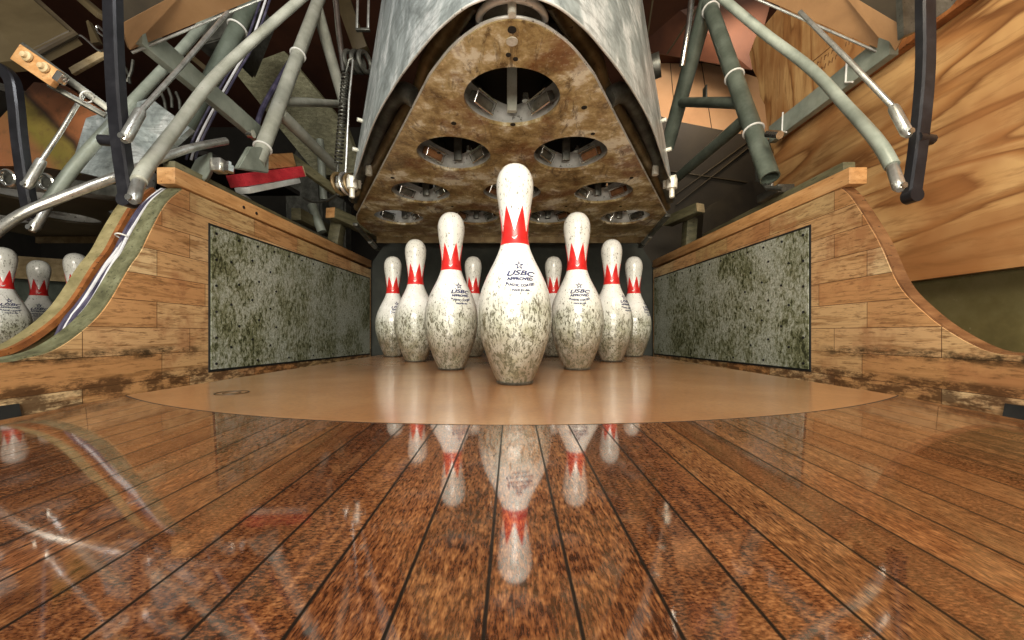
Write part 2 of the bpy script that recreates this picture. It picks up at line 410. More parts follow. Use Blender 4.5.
# ------------------------------------------------------------------ the setting: lane, pit, ceiling, walls
LW = .54
R_ARC = .925; YC = .366+R_ARC
def arc_y(x): return YC-math.sqrt(R_ARC**2-x*x)
SLOPE = .036
arc = [(x, arc_y(x)) for x in [-LW+2*LW*k/48 for k in range(49)]]
mb = MB(); bm = mb.bm
rows = [[], [], []]
top = []; far = []
for x, y in arc:
    top.append(Vector((x, -.9, -SLOPE*(y+.9)))); far.append(Vector((x, y-.0026, -.0002)))
mid = [Vector((x, .0, -SLOPE*y)) for x, y in arc]
dn = Vector((0, 0, -.05))
mb.quad_strip([[p+dn for p in far], far, mid, top, [p+dn for p in top], [p+dn for p in far]])
bmesh.ops.remove_doubles(bm, verts=bm.verts[:], dist=1e-6)
bmesh.ops.holes_fill(bm, edges=[e for e in bm.edges if e.is_boundary], sides=0)
lane = struct(obj('floor', mb, 'oiled lane boards', origin=(0, 0, 0)))
lane['label'] = 'glossy varnished bowling lane of narrow brown boards running to the pins'

deck = thing('pin_deck', 'smooth tan pin deck with a curved front edge under the standing pins', 'pin deck', (0, 1.2, 0))
mb = MB()
poly = [Vector((x, y, 0)) for x, y in arc]+[Vector((LW, 1.78, 0)), Vector((-LW, 1.78, 0))]
mb.prism(poly, (0, 0, -.05))
obj('deck_board', mb, 'smooth tan deck board', deck, 20)
mb = MB().quad_strip([[Vector((x, y-.0024, -.0001)), Vector((x, y-.0003, -.0001)), Vector((x, y-.0003, -.04)), Vector((x, y-.0024, -.04))] for x, y in arc], True, True)
obj('front_joint', mb, 'near black wall', deck)
mb = MB()
for a, b_ in ((.0195, .0215), (.0105, .0115)):
    ring = [[Vector((-.409+r*math.cos(2*PI*k/40), .562+r*math.sin(2*PI*k/40), z)) for k in range(40)] for r, z in ((a, .0002), (a, .0007), (b_, .0007), (b_, .0002))]
    mb.quad_strip(ring, True, False)
o = obj('spot_marker', mb, 'dark brown sheet', deck); o['label'] = 'dark double ring printed on the deck'

struct(obj('trim_0', box(-.5, .5, 1.785, 2.08, -.3, -.08), 'near black wall'))
fl = MB().box((0, 2.2, -.14), (9, 8, .04)); struct(obj('trim_1', fl, 'concrete dark'))
struct(obj('ceiling', box(-4.5, 4.5, .35, 6, 2.02, 2.1), 'shadowy brown ceiling'))
struct(obj('wall_back', box(-4.5, 4.5, 3.6, 3.7, -.12, 2.02), 'near black wall'))
struct(obj('wall_left', box(-4.5, -4.4, .4, 3.6, -.12, 2.02), 'near black wall'))

for sgn, nm in ((-1, 'left'), (1, 'right')):
    mb = MB()
    x0, x1 = sgn*(LW+.003), sgn*.768
    w = abs(x1-x0); prof = []
    for k in range(13):
        a = PI*k/12
        prof.append((x0+(x1-x0)*(.5-.5*math.cos(a)), -.018-.075*math.sin(a)))
    up = [(x, z) for x, z in prof]; low = [(x, z-.008) for x, z in reversed(prof)]
    rows = [[Vector((x, y, z-.036*max(0, .54-y)-.004)) for x, z in up+low] for y in (-.85, .0, .30, .55, .60)]
    mb.quad_strip(rows, True, True)
    tag(obj('gutter', mb, 'black rubber'), f'black rounded gutter end just showing at the {nm} edge of the lane', 'gutter', 'lane gutters')
    tag(obj('gutter_floor', box(sgn*(LW+.004), sgn*.766, .61, 2.05, -.12, -.075), 'dark pit board'), f'dark flat gutter floor between pin deck and {nm} kickback', 'gutter', 'flat gutters')

# ------------------------------------------------------------------ kickbacks
KX = .77
curveL = [(.901, .4247), (.859, .3775), (.8235, .3097), (.799, .256), (.776, .220), (.730, .136), (.688, .0884), (.646, .0578), (.6075, .0467), (.579, .0424), (.45, .036), (.30, .034)]
curveR = [(.901, .427), (.870, .388), (.811, .283), (.7685, .185), (.722, .128), (.676, .088), (.624, .058), (.579, .053), (.50, .046), (.40, .042), (.30, .040)]
def kick_poly(cv, n=6):
    c = [(p.y, p.z) for p in spline([(0, y, z) for y, z in cv], n)]
    return c
def kick(sgn, cv, label, edge_mat, thick):
    t = thing('kickback', label, 'kickback', (sgn*(KX+.02), 1.2, -.1))
    c = kick_poly(cv)
    xin, xout = sgn*KX, sgn*(KX+thick)
    front = c
    poly = [Vector((xin, 2.10, .437)), *[Vector((xin, y, z)) for y, z in front], Vector((xin, .30, -.10)), Vector((xin, 2.10, -.10))]
    # side panel face and body
    mb = MB().prism(poly, (sgn*(thick-.002), 0, 0))
    obj('panel', mb, 'laminated maple strips', t, 20)
    # worn edge strip following the swooping front
    rows = []
    for i, (y, z) in enumerate(front):
        a = front[max(i-1, 0)]; b_ = front[min(i+1, len(front)-1)]
        d = Vector((0, b_[0]-a[0], b_[1]-a[1])).normalized(); nrm = Vector((0, -d.z, d.y))
        if nrm.z < 0 and nrm.y > 0: nrm = -nrm
        p = Vector((0, y, z)); n0 = nrm*.003
        rows.append([p+Vector((xin+sgn*.002, 0, 0))+n0*0, p+Vector((xin+sgn*.003, 0, 0))+n0, p+Vector((xout, 0, 0))+n0, p+Vector((xout, 0, 0))-n0])
    mb = MB().quad_strip(rows, True, True)
    obj('edge_strip', mb, edge_mat, t)
    # top rail
    mb = MB().bar((sgn*(KX+.018), .876, .447), (sgn*(KX+.018), 2.10, .468), .042, .038, bev=.002)
    r = obj('top_rail', mb, 'orange pine', t)
    if sgn < 0:
        for yy in (1.10, 1.155):
            obj('screw_head', MB().disc((sgn*(KX-.003), yy, .448), (1, 0, 0), .0045, .003, 12), 'black enamelled steel', r)
    return t
kl = kick(-1, curveL, 'left curved kickback of pale maple strips with a green grey edge', 'green grey edge paint', .036)
kr = kick(1, curveR, 'right curved kickback of pale maple strips with a thin brown edge', 'dark oiled edge wood', .026)

def kick_plate(sgn, parent, y0, y1):
    x = sgn*(KX-.002)
    T = lambda y: .368+(y-1)*.020
    B = lambda y: -.011-(y-1)*.012
    def face(y0, y1, d, xa, xb):
        return [Vector((xa, y0+d, B(y0)+d)), Vector((xa, y1-d, B(y1)+d)), Vector((xa, y1-d, T(y1)-d)), Vector((xa, y0+d, T(y0)-d))]
    mb = MB().prism(face(y0, y1, 0, x, 0), (sgn*.0015, 0, 0))
    pl = obj('plate_border', mb, 'black rubber', parent, 20); pl['label'] = 'black border round the steel plate'
    mb = MB().prism(face(y0, y1, .006, x-sgn*.0018, 0), (sgn*.0015, 0, 0))
    p = obj('steel_plate', mb, 'speckled galvanised plate', parent, 20); p['label'] = 'speckled grey steel plate screwed to the inner face'
    first = None; pts = []
    n = 14
    for k in range(n):
        y = y0+.022+(y1-y0-.05)*k/(n-1); pts.append((y, T(y)-.022))
        if k % 2 == 0: pts.append((y, B(y)+.02))
    for k in range(1, 5): pts.append((y0+.022, B(y0)+.02+(T(y0)-B(y0)-.042)*k/5))
    for q in range(3):
        for k in range(5):
            pts.append((y0+.075+q*.085+(k % 2)*.03, .05+k*.058+(q % 2)*.02))
    for i, (y, z) in enumerate(pts):
        if first is None:
            first = obj('screw', MB().disc((x-sgn*.0022, y, z), (1, 0, 0), .0034, .003, 10), 'black enamelled steel', p); base = (y, z)
        else:
            c = first.copy(); COL.objects.link(c); c.parent = p
            c.location = Vector((0, y-base[0], z-base[1]))
kick_plate(-1, kl, .975, 2.08)
kick_plate(1, kr, .99, 2.08)

# olive boards lying along the kickback tops
o = tag(obj('ledge_board', MB().bar((-.825, .925, .475), (-.825, 1.95, .478), .030, .055, bev=.002), 'olive stained wood'), 'dark olive board standing on edge along the left kickback top', 'board')
o = tag(obj('ledge_board', MB().bar((.815, .93, .475), (.815, 1.62, .478), .030, .055, bev=.002), 'olive stained wood'), 'dark olive board standing on edge along the right kickback top', 'board')
# neighbouring kickback on the far side of the cable channel
c = kick_poly([(y+.006, z+.004) for y, z in curveL])
poly = [Vector((-.852, 2.1, .44))]+[Vector((-.852, y, z)) for y, z in c]+[Vector((-.852, .30, -.1)), Vector((-.852, 2.1, -.1))]
t = thing('kickback', 'kickback of the next lane, tan edge beyond the bundle of cables', 'kickback', (-.87, 1.2, -.1))
obj('panel', MB().prism(poly, (-.030, 0, 0)), 'khaki edge wood', t, 20)
obj('edge_facing', MB().quad_strip([[Vector((-.8425, y-.002, z+.002)), Vector((-.8515, y-.002, z+.002)), Vector((-.8515, y+.004, z-.006)), Vector((-.8425, y+.004, z-.006))] for y, z in c], True, True), 'raw orange wood', t)
# channel filler strip between the two kickbacks
cc = kick_poly([(y+.030, z-.018) for y, z in curveL[:-2]])
mb = MB().quad_strip([[Vector((-.8065, y, z)), Vector((-.8420, y, z)), Vector((-.8420, y+.01, z-.02)), Vector((-.8065, y+.01, z-.02))] for y, z in cc], True, True)
tag(obj('channel_board', mb, 'raw orange wood'), 'bare orange wood lining the cable channel between the two kickbacks', 'board')
for k, (dx, m, r, lab) in enumerate(((-.811, 'white cable sheath', .0032, 'white cable nearest the green grey edge in the channel'), (-.818, 'dark violet cable sheath', .0035, 'dark cable lying between two white cables in the channel'), (-.825, 'white cable sheath', .003, 'white cable in the middle of the channel bundle'), (-.831, 'white cable sheath', .0024, 'thin white cable left of the middle white one in the channel'), (-.836, 'dark violet cable sheath', .004, 'thick dark cable along the orange side of the channel'))):
    pts = []
    for i, (y, z) in enumerate(kick_poly(curveL[:9], 4)):
        s = max(0, min(1, (.30-z)/.25)); x = -.822+(dx+.822)*(.35+.65*s)
        sink = max(0, (.115-z))*.9; pts.append((x, y+.004+.002*math.sin(k*2+i*.4)+sink*.3, z-.001+.002*math.sin(k+i*.3)-sink))
    pts = [Vector((pts[0][0], 1.02, .46))]+[Vector(p) for p in pts]
    tag(obj('cable', MB().tube(pts, r, 8), m), lab, 'cable', 'cables in the kickback channel')
tag(obj('cable_tie', MB().torus((-.8222, .812, .292), (0, .35, .94), .0105, .0016), 'white nylon'), 'white cable tie round the bundle in the channel', 'cable tie')

# ------------------------------------------------------------------ pit curtain
t = thing('pit_curtain', 'dark curtain with clipped top corners hanging behind the pins', 'curtain', (0, 2.14, -.1))
cy = 2.13
mb = MB()
prof = [P(368, 356, cy), P(368, 268, cy), P(383, 246, cy), P(400, 238, cy), P(628, 238, cy), P(642, 246, cy), P(655, 268, cy), P(655, 356, cy)]
mb.prism(prof, (0, .04, 0), .006)
obj('curtain_cloth', mb, 'pit curtain cloth', t, 20)
mb = MB().bar(prof[3]+Vector((0, .02, .004)), prof[4]+Vector((0, .02, .004)), .03, .02)
obj('hanging_bar', mb, 'dull dark steel', t)

# ------------------------------------------------------------------ pins
PROF = [(0, 1.0155), (.06, 1.06), (.75, 1.414), (2.25, 1.953), (3.375, 2.255), (4.5, 2.383), (5.875, 2.2815), (7.25, 1.8515), (8.625, 1.236), (9.375, .9825), (10, .8985), (10.875, .935), (11.75, 1.047), (12.625, 1.203), (13.5, 1.2735), (14.1, 1.175), (14.6, .90), (14.88, .52), (15, .0)]
IN = .0254
def pin_r(z):
    k = 1.055-.055*max(0, min(1, (z-.17)/.09))
    return k*pin_r0(z)
def pin_r0(z):
    zi = z/IN
    for i in range(len(PROF)-1):
        if PROF[i][0] <= zi <= PROF[i+1][0]:
            z0, z1 = PROF[i][0], PROF[i+1][0]; t = (zi-z0)/(z1-z0)
            def sl(k):
                a = PROF[max(k-1, 0)]; b_ = PROF[min(k+1, len(PROF)-1)]; return (b_[1]-a[1])/(b_[0]-a[0])
            h = z1-z0
            h00 = 2*t**3-3*t*t+1; h10 = t**3-2*t*t+t; h01 = -2*t**3+3*t*t; h11 = t**3-t*t
            return IN*max(0, h00*PROF[i][1]+h10*h*sl(i)+h01*PROF[i+1][1]+h11*h*sl(i+1))
    return 0
def pin_body():
    zs = [0, .0015, .004, .008]+[.012+.0075*k for k in range(44)]+[.3465, .352, .3575, .3625, .367, .3705, .3735, .376, .3785, .3800]
    prof = [(pin_r(z), z) for z in sorted(zs) if z < .381]
    prof[0] = (.0258, 0)
    prof.append((.0015, .38098))
    return MB().lathe(prof, 40)
def crown():
    """red band with six spikes, wrapped on the neck"""
    mb = MB(); nseg = 96; rows = []
    zb, zv, zt = .2385, .260, .302
    cols = []
    for k in range(nseg):
        a = 2*PI*k/nseg; f = (a/(2*PI)*6+.0) % 1
        tri = 1-abs(2*f-1)
        top = zv+(zt-zv)*max(0, (tri-.06)/.94)
        cols.append((a, top))
    nr = 9; rows = []
    for j in range(nr):
        r_ = []
        for a, top in cols:
            z = zb+(top-zb)*j/(nr-1); r = pin_r(z)+.0004
            aa = a-PI/2
            r_.append(Vector((r*math.cos(aa), r*math.sin(aa), z)))
        rows.append(r_)
    mb.quad_strip(rows, True, False)
    inn = [Vector((p.x*.98, p.y*.98, p.z)) for p in rows[-1]]
    mb.quad_strip([rows[-1], inn], True, False)
    bmesh.ops.remove_doubles(mb.bm, verts=mb.bm.verts[:], dist=1e-7)
    return mb
def crown_dash():
    """small white swoosh low on the red band"""
    mb = MB()
    pts = []
    for k in range(13):
        s = k/12; a = -PI/2+(-.17+.40*s); z = .2460+.0035*(2*s-1)**2+.003*s
        pts.append((a, z, .0013*math.sin(PI*s)+.0003))
    rows = []
    for a, z, w in pts:
        r_ = []
        for dz in (-w, w):
            r = pin_r(z+dz)+.0008; r_.append(Vector((r*math.cos(a), r*math.sin(a), z+dz)))
        rows.append(r_)
    mb.quad_strip(rows)
    return mb
def text_tris(body, size, shear=0, sx=1, offset=0.0):
    cu = bpy.data.curves.new('lettering', 'FONT'); cu.body = body; cu.size = size*200; cu.align_x = 'CENTER'; cu.shear = shear; cu.offset = offset*200
    ob = bpy.data.objects.new('lettering', cu); COL.objects.link(ob)
    dg = bpy.context.evaluated_depsgraph_get(); dg.update()
    me = bpy.data.meshes.new_from_object(ob.evaluated_get(dg))
    vs = [Vector((v.co.x*sx/200, v.co.y/200, 0)) for v in me.vertices]; fs = [tuple(p.vertices) for p in me.polygons]
    bpy.data.objects.remove(ob); bpy.data.meshes.remove(me); bpy.data.curves.remove(cu)
    return vs, fs
def emblem_shapes():
    """flat printed mark in metres, x to the right, y up, centred on the lettering"""
    out = []
    # open five-pointed star
    so, si = [], []
    for k in range(10):
        r = .0108 if k % 2 == 0 else .0040; a = PI/2+PI*k/5
        so.append(Vector((r*math.cos(a), .0135+r*math.sin(a), 0))); si.append(Vector((r*.42*math.cos(a), .0135+r*.42*math.sin(a), 0)))
    out.append((so+si, [(k, (k+1) % 10, 10+(k+1) % 10, 10+k) for k in range(10)]))
    def line(s, y, size, bend, shear=0, sx=1, off=0):
        vs, fs = text_tris(s, size, shear, sx, 0)
        for dx, dy in ((-off, 0), (off, 0), (0, off*.6), (0, -off*.6)):
            out.append(([Vector((v.x+dx, v.y+dy+y+bend*(v.x/.03)**2, 0)) for v in vs], fs))
    line('USBC', -.0062, .0140, -.0035, .35, 1.6, .0008)
    line('APPROVED', -.0165, .0084, 0, 0, 1.2, .0007)
    line('PLASTIC COATED', -.0290, .0068, .0050, 0, 1.02, .0005)
    line('MADE IN USA', -.0375, .0052, .001, 0, 1.05, .0004)
    return [([v*.86 for v in vs], fs) for vs, fs in out]
EMB = emblem_shapes()
def emblem(th0, zc):
    mb = MB()
    for vs, fs in EMB:
        bv = []
        for v in vs:
            z = zc+v.y; r = pin_r(z)+.0006; a = -PI/2+th0+v.x/r
            bv.append(mb.bm.verts.new((r*math.cos(a), r*math.sin(a), z)))
        for f in fs:
            try: mb.bm.faces.new([bv[i] for i in f])
            except ValueError: pass
    return mb
PX0 = .005
pins = [((0, .670), .20, 'tall head pin standing alone in front at the centre of the deck'),
        ((-.1524, .934), .50, 'second row pin left of the head pin'),
        ((.1524, .934), .08, 'second row pin right of the head pin'),
        ((-.3048, 1.198), 2.6, 'third row pin standing outside the second row pin on the left'),
        ((.3048, 1.198), .95, 'third row pin standing outside the second row pin on the right'),
        ((-.4572, 1.462), .35, 'back row pin at the far left end of the rack'),
        ((-.1524, 1.462), 2.4, 'back row pin mostly hidden, in the gap left of the head pin'),
        ((.1524, 1.462), 2.8, 'back row pin mostly hidden, in the gap right of the head pin'),
        ((.4572, 1.462), 1.25, 'back row pin at the far right end of the rack')]
body_o = crown_o = mark_o = base_o = None
def make_pin_thing(x, y, th, label, group, first=None, z=0, rz=0):
    global body_o, crown_o, mark_o, base_o
    t = thing('bowling_pin', 'white scuffed '+label if not label.startswith('tall') else label, 'bowling pin', (x, y, z), group)
    t.rotation_euler = (0, 0, rz)
    if body_o is None:
        ROOT_t = ROOT[t.name]; ROOT[t.name] = Vector((0, 0, 0))
        body_o = obj('body', pin_body(), 'scuffed white pin plastic', t, 60)
        crown_o = obj('crown_band', crown(), 'red pin paint', t, 60); crown_o['label'] = 'red crown band round the neck'
        mark_o = obj('crown_dash', crown_dash(), 'white nylon', crown_o, 60)
        base_o = obj('base_ring', MB().lathe([(.0277, .0), (.0303, .0004), (.0323, .0042), (.0315, .0046), (.0262, .001)], 40), 'dull dark steel', t, 60)
        e = obj('printed_mark', emblem(th, .1865), 'navy pin ink', t, 60)
        ROOT[t.name] = ROOT_t
    else:
        for src in (body_o, crown_o, base_o):
            c = src.copy(); COL.objects.link(c); c.parent = t
            if src is crown_o:
                d = mark_o.copy(); COL.objects.link(d); d.parent = c
        if th is not None and abs(th) < 1.6:
            ROOT_t = ROOT[t.name]; ROOT[t.name] = Vector((0, 0, 0))
            e = obj('printed_mark', emblem(th, .1865), 'navy pin ink', t, 60)
            ROOT[t.name] = ROOT_t
    return t
for i, ((x, y), th, lab) in enumerate(pins):
    rz = math.atan2(-x, y)*-1.0
    make_pin_thing(PX0+x, y, th, lab, 'bowling pins on the deck', rz=-math.atan2(x, y)+random.uniform(-.12, .12))
# pins standing on the neighbouring lane
for (u, v, y, th, lab) in ((3, 247, 1.3055, .30, 'pin cut by the left edge of the photo on the next lane'), (39, 260, 1.535, 0.0, 'pin with its mark to the front on the next lane, middle of three'), (76, 253, 1.402, None, 'pin half hidden by the tan kickback edge on the next lane')):
    p = P(u, v, y)
    make_pin_thing(p.x, y, th, lab, 'bowling pins on the next lane', z=p.z-.381, rz=-math.atan2(p.x, y))
nd = box(-2.2, -1.12, .53, 1.78, -.06, -.0005); tag(obj('pin_deck', nd, 'smooth tan deck board'), 'pin deck of the next lane, behind the left kickback', 'pin deck')

# ------------------------------------------------------------------ pinsetter table with ten holes
ZP = .557
def plate_outline():
    half = [(0, .578), (-.035, .586), (-.067, .607), (-.104, .643), (-.150, .705), (-.617, 1.533), (-.645, 1.60), (-.655, 1.68), (-.655, 1.86)]
    return half+[(-x, y) for x, y in reversed(half[1:])]
holes = [(0, .776)]+[(s*.153, 1.015) for s in (-1, 1)]+[(x, 1.29) for x in (-.305, 0, .305)]+[(x, 1.56) for x in (-.457, -.152, .152, .457)]
HR = .0965
def pin_table(ox, label, full=True, pm='stained machine plate'):
    t = thing('pin_table', label, 'pinsetter table', (ox, 1.2, ZP))
    out = []
    o2 = plate_outline()
    sm = spline([(x, y, 0) for x, y in o2[5:-5+len(o2) if False else None]] if False else [(x, y, 0) for x, y in o2], 5)
    # keep the straight sides straight: only smooth the nose
    nose = spline([(x, y, 0) for x, y in ([(-.150, .705), (-.104, .643), (-.067, .607), (-.035, .586), (0, .578), (.035, .586), (.067, .607), (.104, .643), (.150, .705)])], 5)
    ol = [(p.x, p.y) for p in nose]+[(.617, 1.533), (.640, 1.59), (.655, 1.66), (.655, 1.86), (-.655, 1.86), (-.655, 1.66), (-.640, 1.59), (-.617, 1.533)]
    bm = bmesh.new()
    def loop(pts):
        vs = [bm.verts.new((ox+x, y, ZP)) for x, y in pts]
        return [bm.edges.new((vs[i], vs[(i+1) % len(vs)])) for i in range(len(vs))]
    es = loop(ol)
    for hx, hy in holes: es += loop([(hx+HR*math.cos(2*PI*k/36), hy+HR*math.sin(2*PI*k/36)) for k in range(36)])
    bmesh.ops.triangle_fill(bm, use_beauty=True, use_dissolve=False, edges=es)
    r = bmesh.ops.extrude_face_region(bm, geom=bm.faces[:])
    bmesh.ops.translate(bm, vec=(0, 0, .008), verts=[v for v in r['geom'] if isinstance(v, bmesh.types.BMVert)])
    obj('table_plate', bm, pm, t, 30)
    # pale lip along the plate rim, its edge highlight put into the colour
    lip = [Vector((ox+x, y, ZP+.005)) for x, y in ol]
    obj('rim_highlight', MB().tube(lip, .0026, 8, closed=True), 'pale cup metal', t)
    obj('rear_flange', box(ox-.655, ox+.655, 1.862, 1.872, ZP-.03, ZP+.03), 'rusty brown steel', t)
    # dark sheet added above the plate to block light and darken the holes
    b2 = MB().prism([Vector((ox+x, y+.03, ZP+.20)) for x, y in [(-.1, .80), (.1, .80), (.60, 1.6), (.62, 1.84), (-.62, 1.84), (-.60, 1.6)]], (0, 0, .02))
    obj('light_block_sheet', b2, 'near black wall', t)
    for i, (hx, hy) in enumerate(holes):
        hx += ox
        # bright cup wall wrapped round the rear of the hole
        rows = []
        for k in range(21):
            a = PI*(-.18)+PI*1.36*k/20
            c, s = math.cos(a), math.sin(a)
            hgt = .045+.035*abs(c)
            rows.append([Vector((hx+.101*c, hy+.101*s, ZP+.010)), Vector((hx+.114*c, hy+.114*s, ZP+.01+hgt)), Vector((hx+.117*c, hy+.117*s, ZP+.01+hgt)), Vector((hx+.104*c, hy+.104*s, ZP+.010))])
        obj('cup', MB().quad_strip(rows, True, True), 'pale cup metal', t)
        if not full: continue
        for sgn in (-1, 1):
            # gripper pads: dark block inside a bright wire loop
            a = PI/2+sgn*.95
            cen = Vector((hx+.080*math.cos(a), hy+.080*math.sin(a), ZP+.026))
            rot = Matrix.Rotation(a-PI/2, 3, 'Z') @ Matrix.Rotation(.5, 3, 'X')
            gr = obj('gripper', MB().box(cen, (.055, .022, .020), rot, .003), 'dark oiled edge wood' if (i*2+sgn) % 3 == 0 else 'dull dark steel', t)
            lp = [cen+rot @ Vector((x, -.013, z)) for x, z in ((-.03, -.012), (.03, -.012), (.03, .014), (-.03, .014))]
            obj('wire_loop', MB().tube(lp, .0018, 6, closed=True), 'polished steel', gr)
        hb = obj('hub', MB().disc((hx, hy+.02, ZP+.165), (0, 0, 1), .075, .03, 24), 'dull dark steel', t)
        obj('post', MB().box((hx, hy+.075, ZP+.095), (.022, .012, .15), None, .002), 'pale grey tube paint' if i == 0 else 'dull dark steel', hb)
        obj('bolt', MB().tube([(hx+.03, hy+.085, ZP+.05), (hx+.03, hy+.085, ZP+.065)], .008, 8), 'polished steel', t)
    if full:
        # side rails
        for s in (-1, 1):
            ra = spline([Vector((ox+s*abs((470-512)*.615/F), .615, .622)), Vector((ox+s*.105, .672, .622)), Vector((ox+s*.157, .742, .620)), Vector((ox+s*.176, .775, .606)), Vector((ox+s*.20, .82, .600)), Vector((ox+s*.34, 1.05, .598)), Vector((ox+s*.49, 1.31, .596)), Vector((ox+s*.62, 1.55, .596))], 5)
            obj('side_rail', MB().tube(ra, .017, 12), 'rusty brown steel', t)
            ra = spline([Vector((ox+s*.20, .80, .575)), Vector((ox+s*.235, .82, .60)), Vector((ox+s*.30, .93, .625)), Vector((ox+s*.47, 1.22, .61)), Vector((ox+s*.60, 1.46, .60))], 5)
            obj('side_tube', MB().tube(ra, .020, 12), 'dull dark steel', t)
            for (x, y) in ((.47, 1.235),):
                k = obj('side_bolt', MB().tube([(ox+s*(x+.02), y, ZP-.004), (ox+s*(x+.02), y, ZP+.02)], .006, 8), 'white knob paint', t)
            obj('corner_stud', MB().tube([(ox+s*.435, 1.17, ZP+.012), (ox+s*.435, 1.17, ZP+.05)], .010, 10), 'white knob paint', t)
        # nose ring and bolt
        ring = [Vector((ox+.052*math.cos(a), .605+.040*math.sin(a), .578)) for a in [PI*1.02+PI*.96*k/20 for k in range(21)]]
        obj('nose_ring', MB().tube(ring, .0055, 10), 'pale cup metal', t)
        nb = obj('nose_bolt', MB().lathe([(.006, .0), (.0065, .003), (.0065, .045), (.016, .046), (.017, .058), (.010, .064)], 12, Matrix.Translation((ox, .570, ZP+.001))), 'white knob paint', t)
        obj('number_disc', MB().disc((ox, .619, ZP-.0006), (0, 0, 1), .0095, .002, 20), 'white knob paint', t)['label'] = 'small white disc near the nose of the plate'
        for (x, y, r) in ((0, .5955, .007), (-.006, .649, .0045), (.006, .659, .0045), (.150, .80, .006), (-.13, .86, .006), (.19, .905, .005), (-.19, 1.0, .005), (.002, .865, .006), (.36, 1.16, .006), (-.36, 1.16, .006), (.40, 1.42, .005), (-.22, 1.42, .005), (.20, 1.42, .005)):
            obj('rivet', MB().disc((ox+x, y, ZP-.0004), (0, 0, 1), r, .0016, 12), 'near black wall', t)
    return t
pin_table(0, 'big stained metal pinsetter plate with ten round holes hanging over the pins')
pin_table(-1.65, 'dim pinsetter plate with round holes over the next lane at left', False, 'shade darkened khaki sheet')  # darker sheet colour stands in for the shade over the next lane

# ------------------------------------------------------------------ hood
L = [(-.503, 1.209), (-.445, 1.106), (-.316, .869), (-.22, .724), (-.14, .623), (-.098, .579), (-.054, .546), (0, .532)]
L = L+[(-x, y) for x, y in reversed(L[:-1])]
Lc = [(p.x, p.y) for p in spline([(x, y, 0) for x, y in L], 5)]
def hood_pt(x, y, f, inset=0):
    # from lower rim (f=0) to the top (f=1): narrows towards the top
    X = x*(1-.21*f); Y = y+(.10*(1-min(1, abs(x)/.45)))*f
    r = (Vector((x, y-1.15)).normalized() if True else None)
    return Vector((X-r.x*inset, Y-r.y*inset, ZP+.65*f))
t = thing('hood', 'curved brushed steel hood wrapped round the nose of the pinsetter plate', 'hood', (0, .8, ZP))
rows = []
NF = 8
for x, y in Lc:
    rows.append([hood_pt(x, y, k/NF) for k in range(NF+1)]+[hood_pt(x, y, k/NF, .003) for k in range(NF, -1, -1)])
obj('hood_sheet', MB().quad_strip(rows, True, True), 'brushed hood sheet metal', t, 50)
obj('hood_rim', MB().tube([hood_pt(x, y, 0, .0015) for x, y in Lc], .0019, 8), 'pale cup metal', t)
for s in (-1, 1):
    for f, w in ((.02, .011), (.16, .006), (.30, .006)):
        p = hood_pt(s*.500, 1.203, f)
        obj('fixing_bolt', MB().disc(p+Vector((s*.006, -.004, 0)), (s*.8, -.6, 0), w, .014, 12), 'white knob paint', t)
    p = hood_pt(s*.50, 1.205, 0)
    obj('adjusting_knob', MB().lathe([(.006, -.045), (.008, -.043), (.008, -.018), (.016, -.016), (.017, .012), (.010, .016)], 14, Matrix.Translation(p)), 'white knob paint', t)

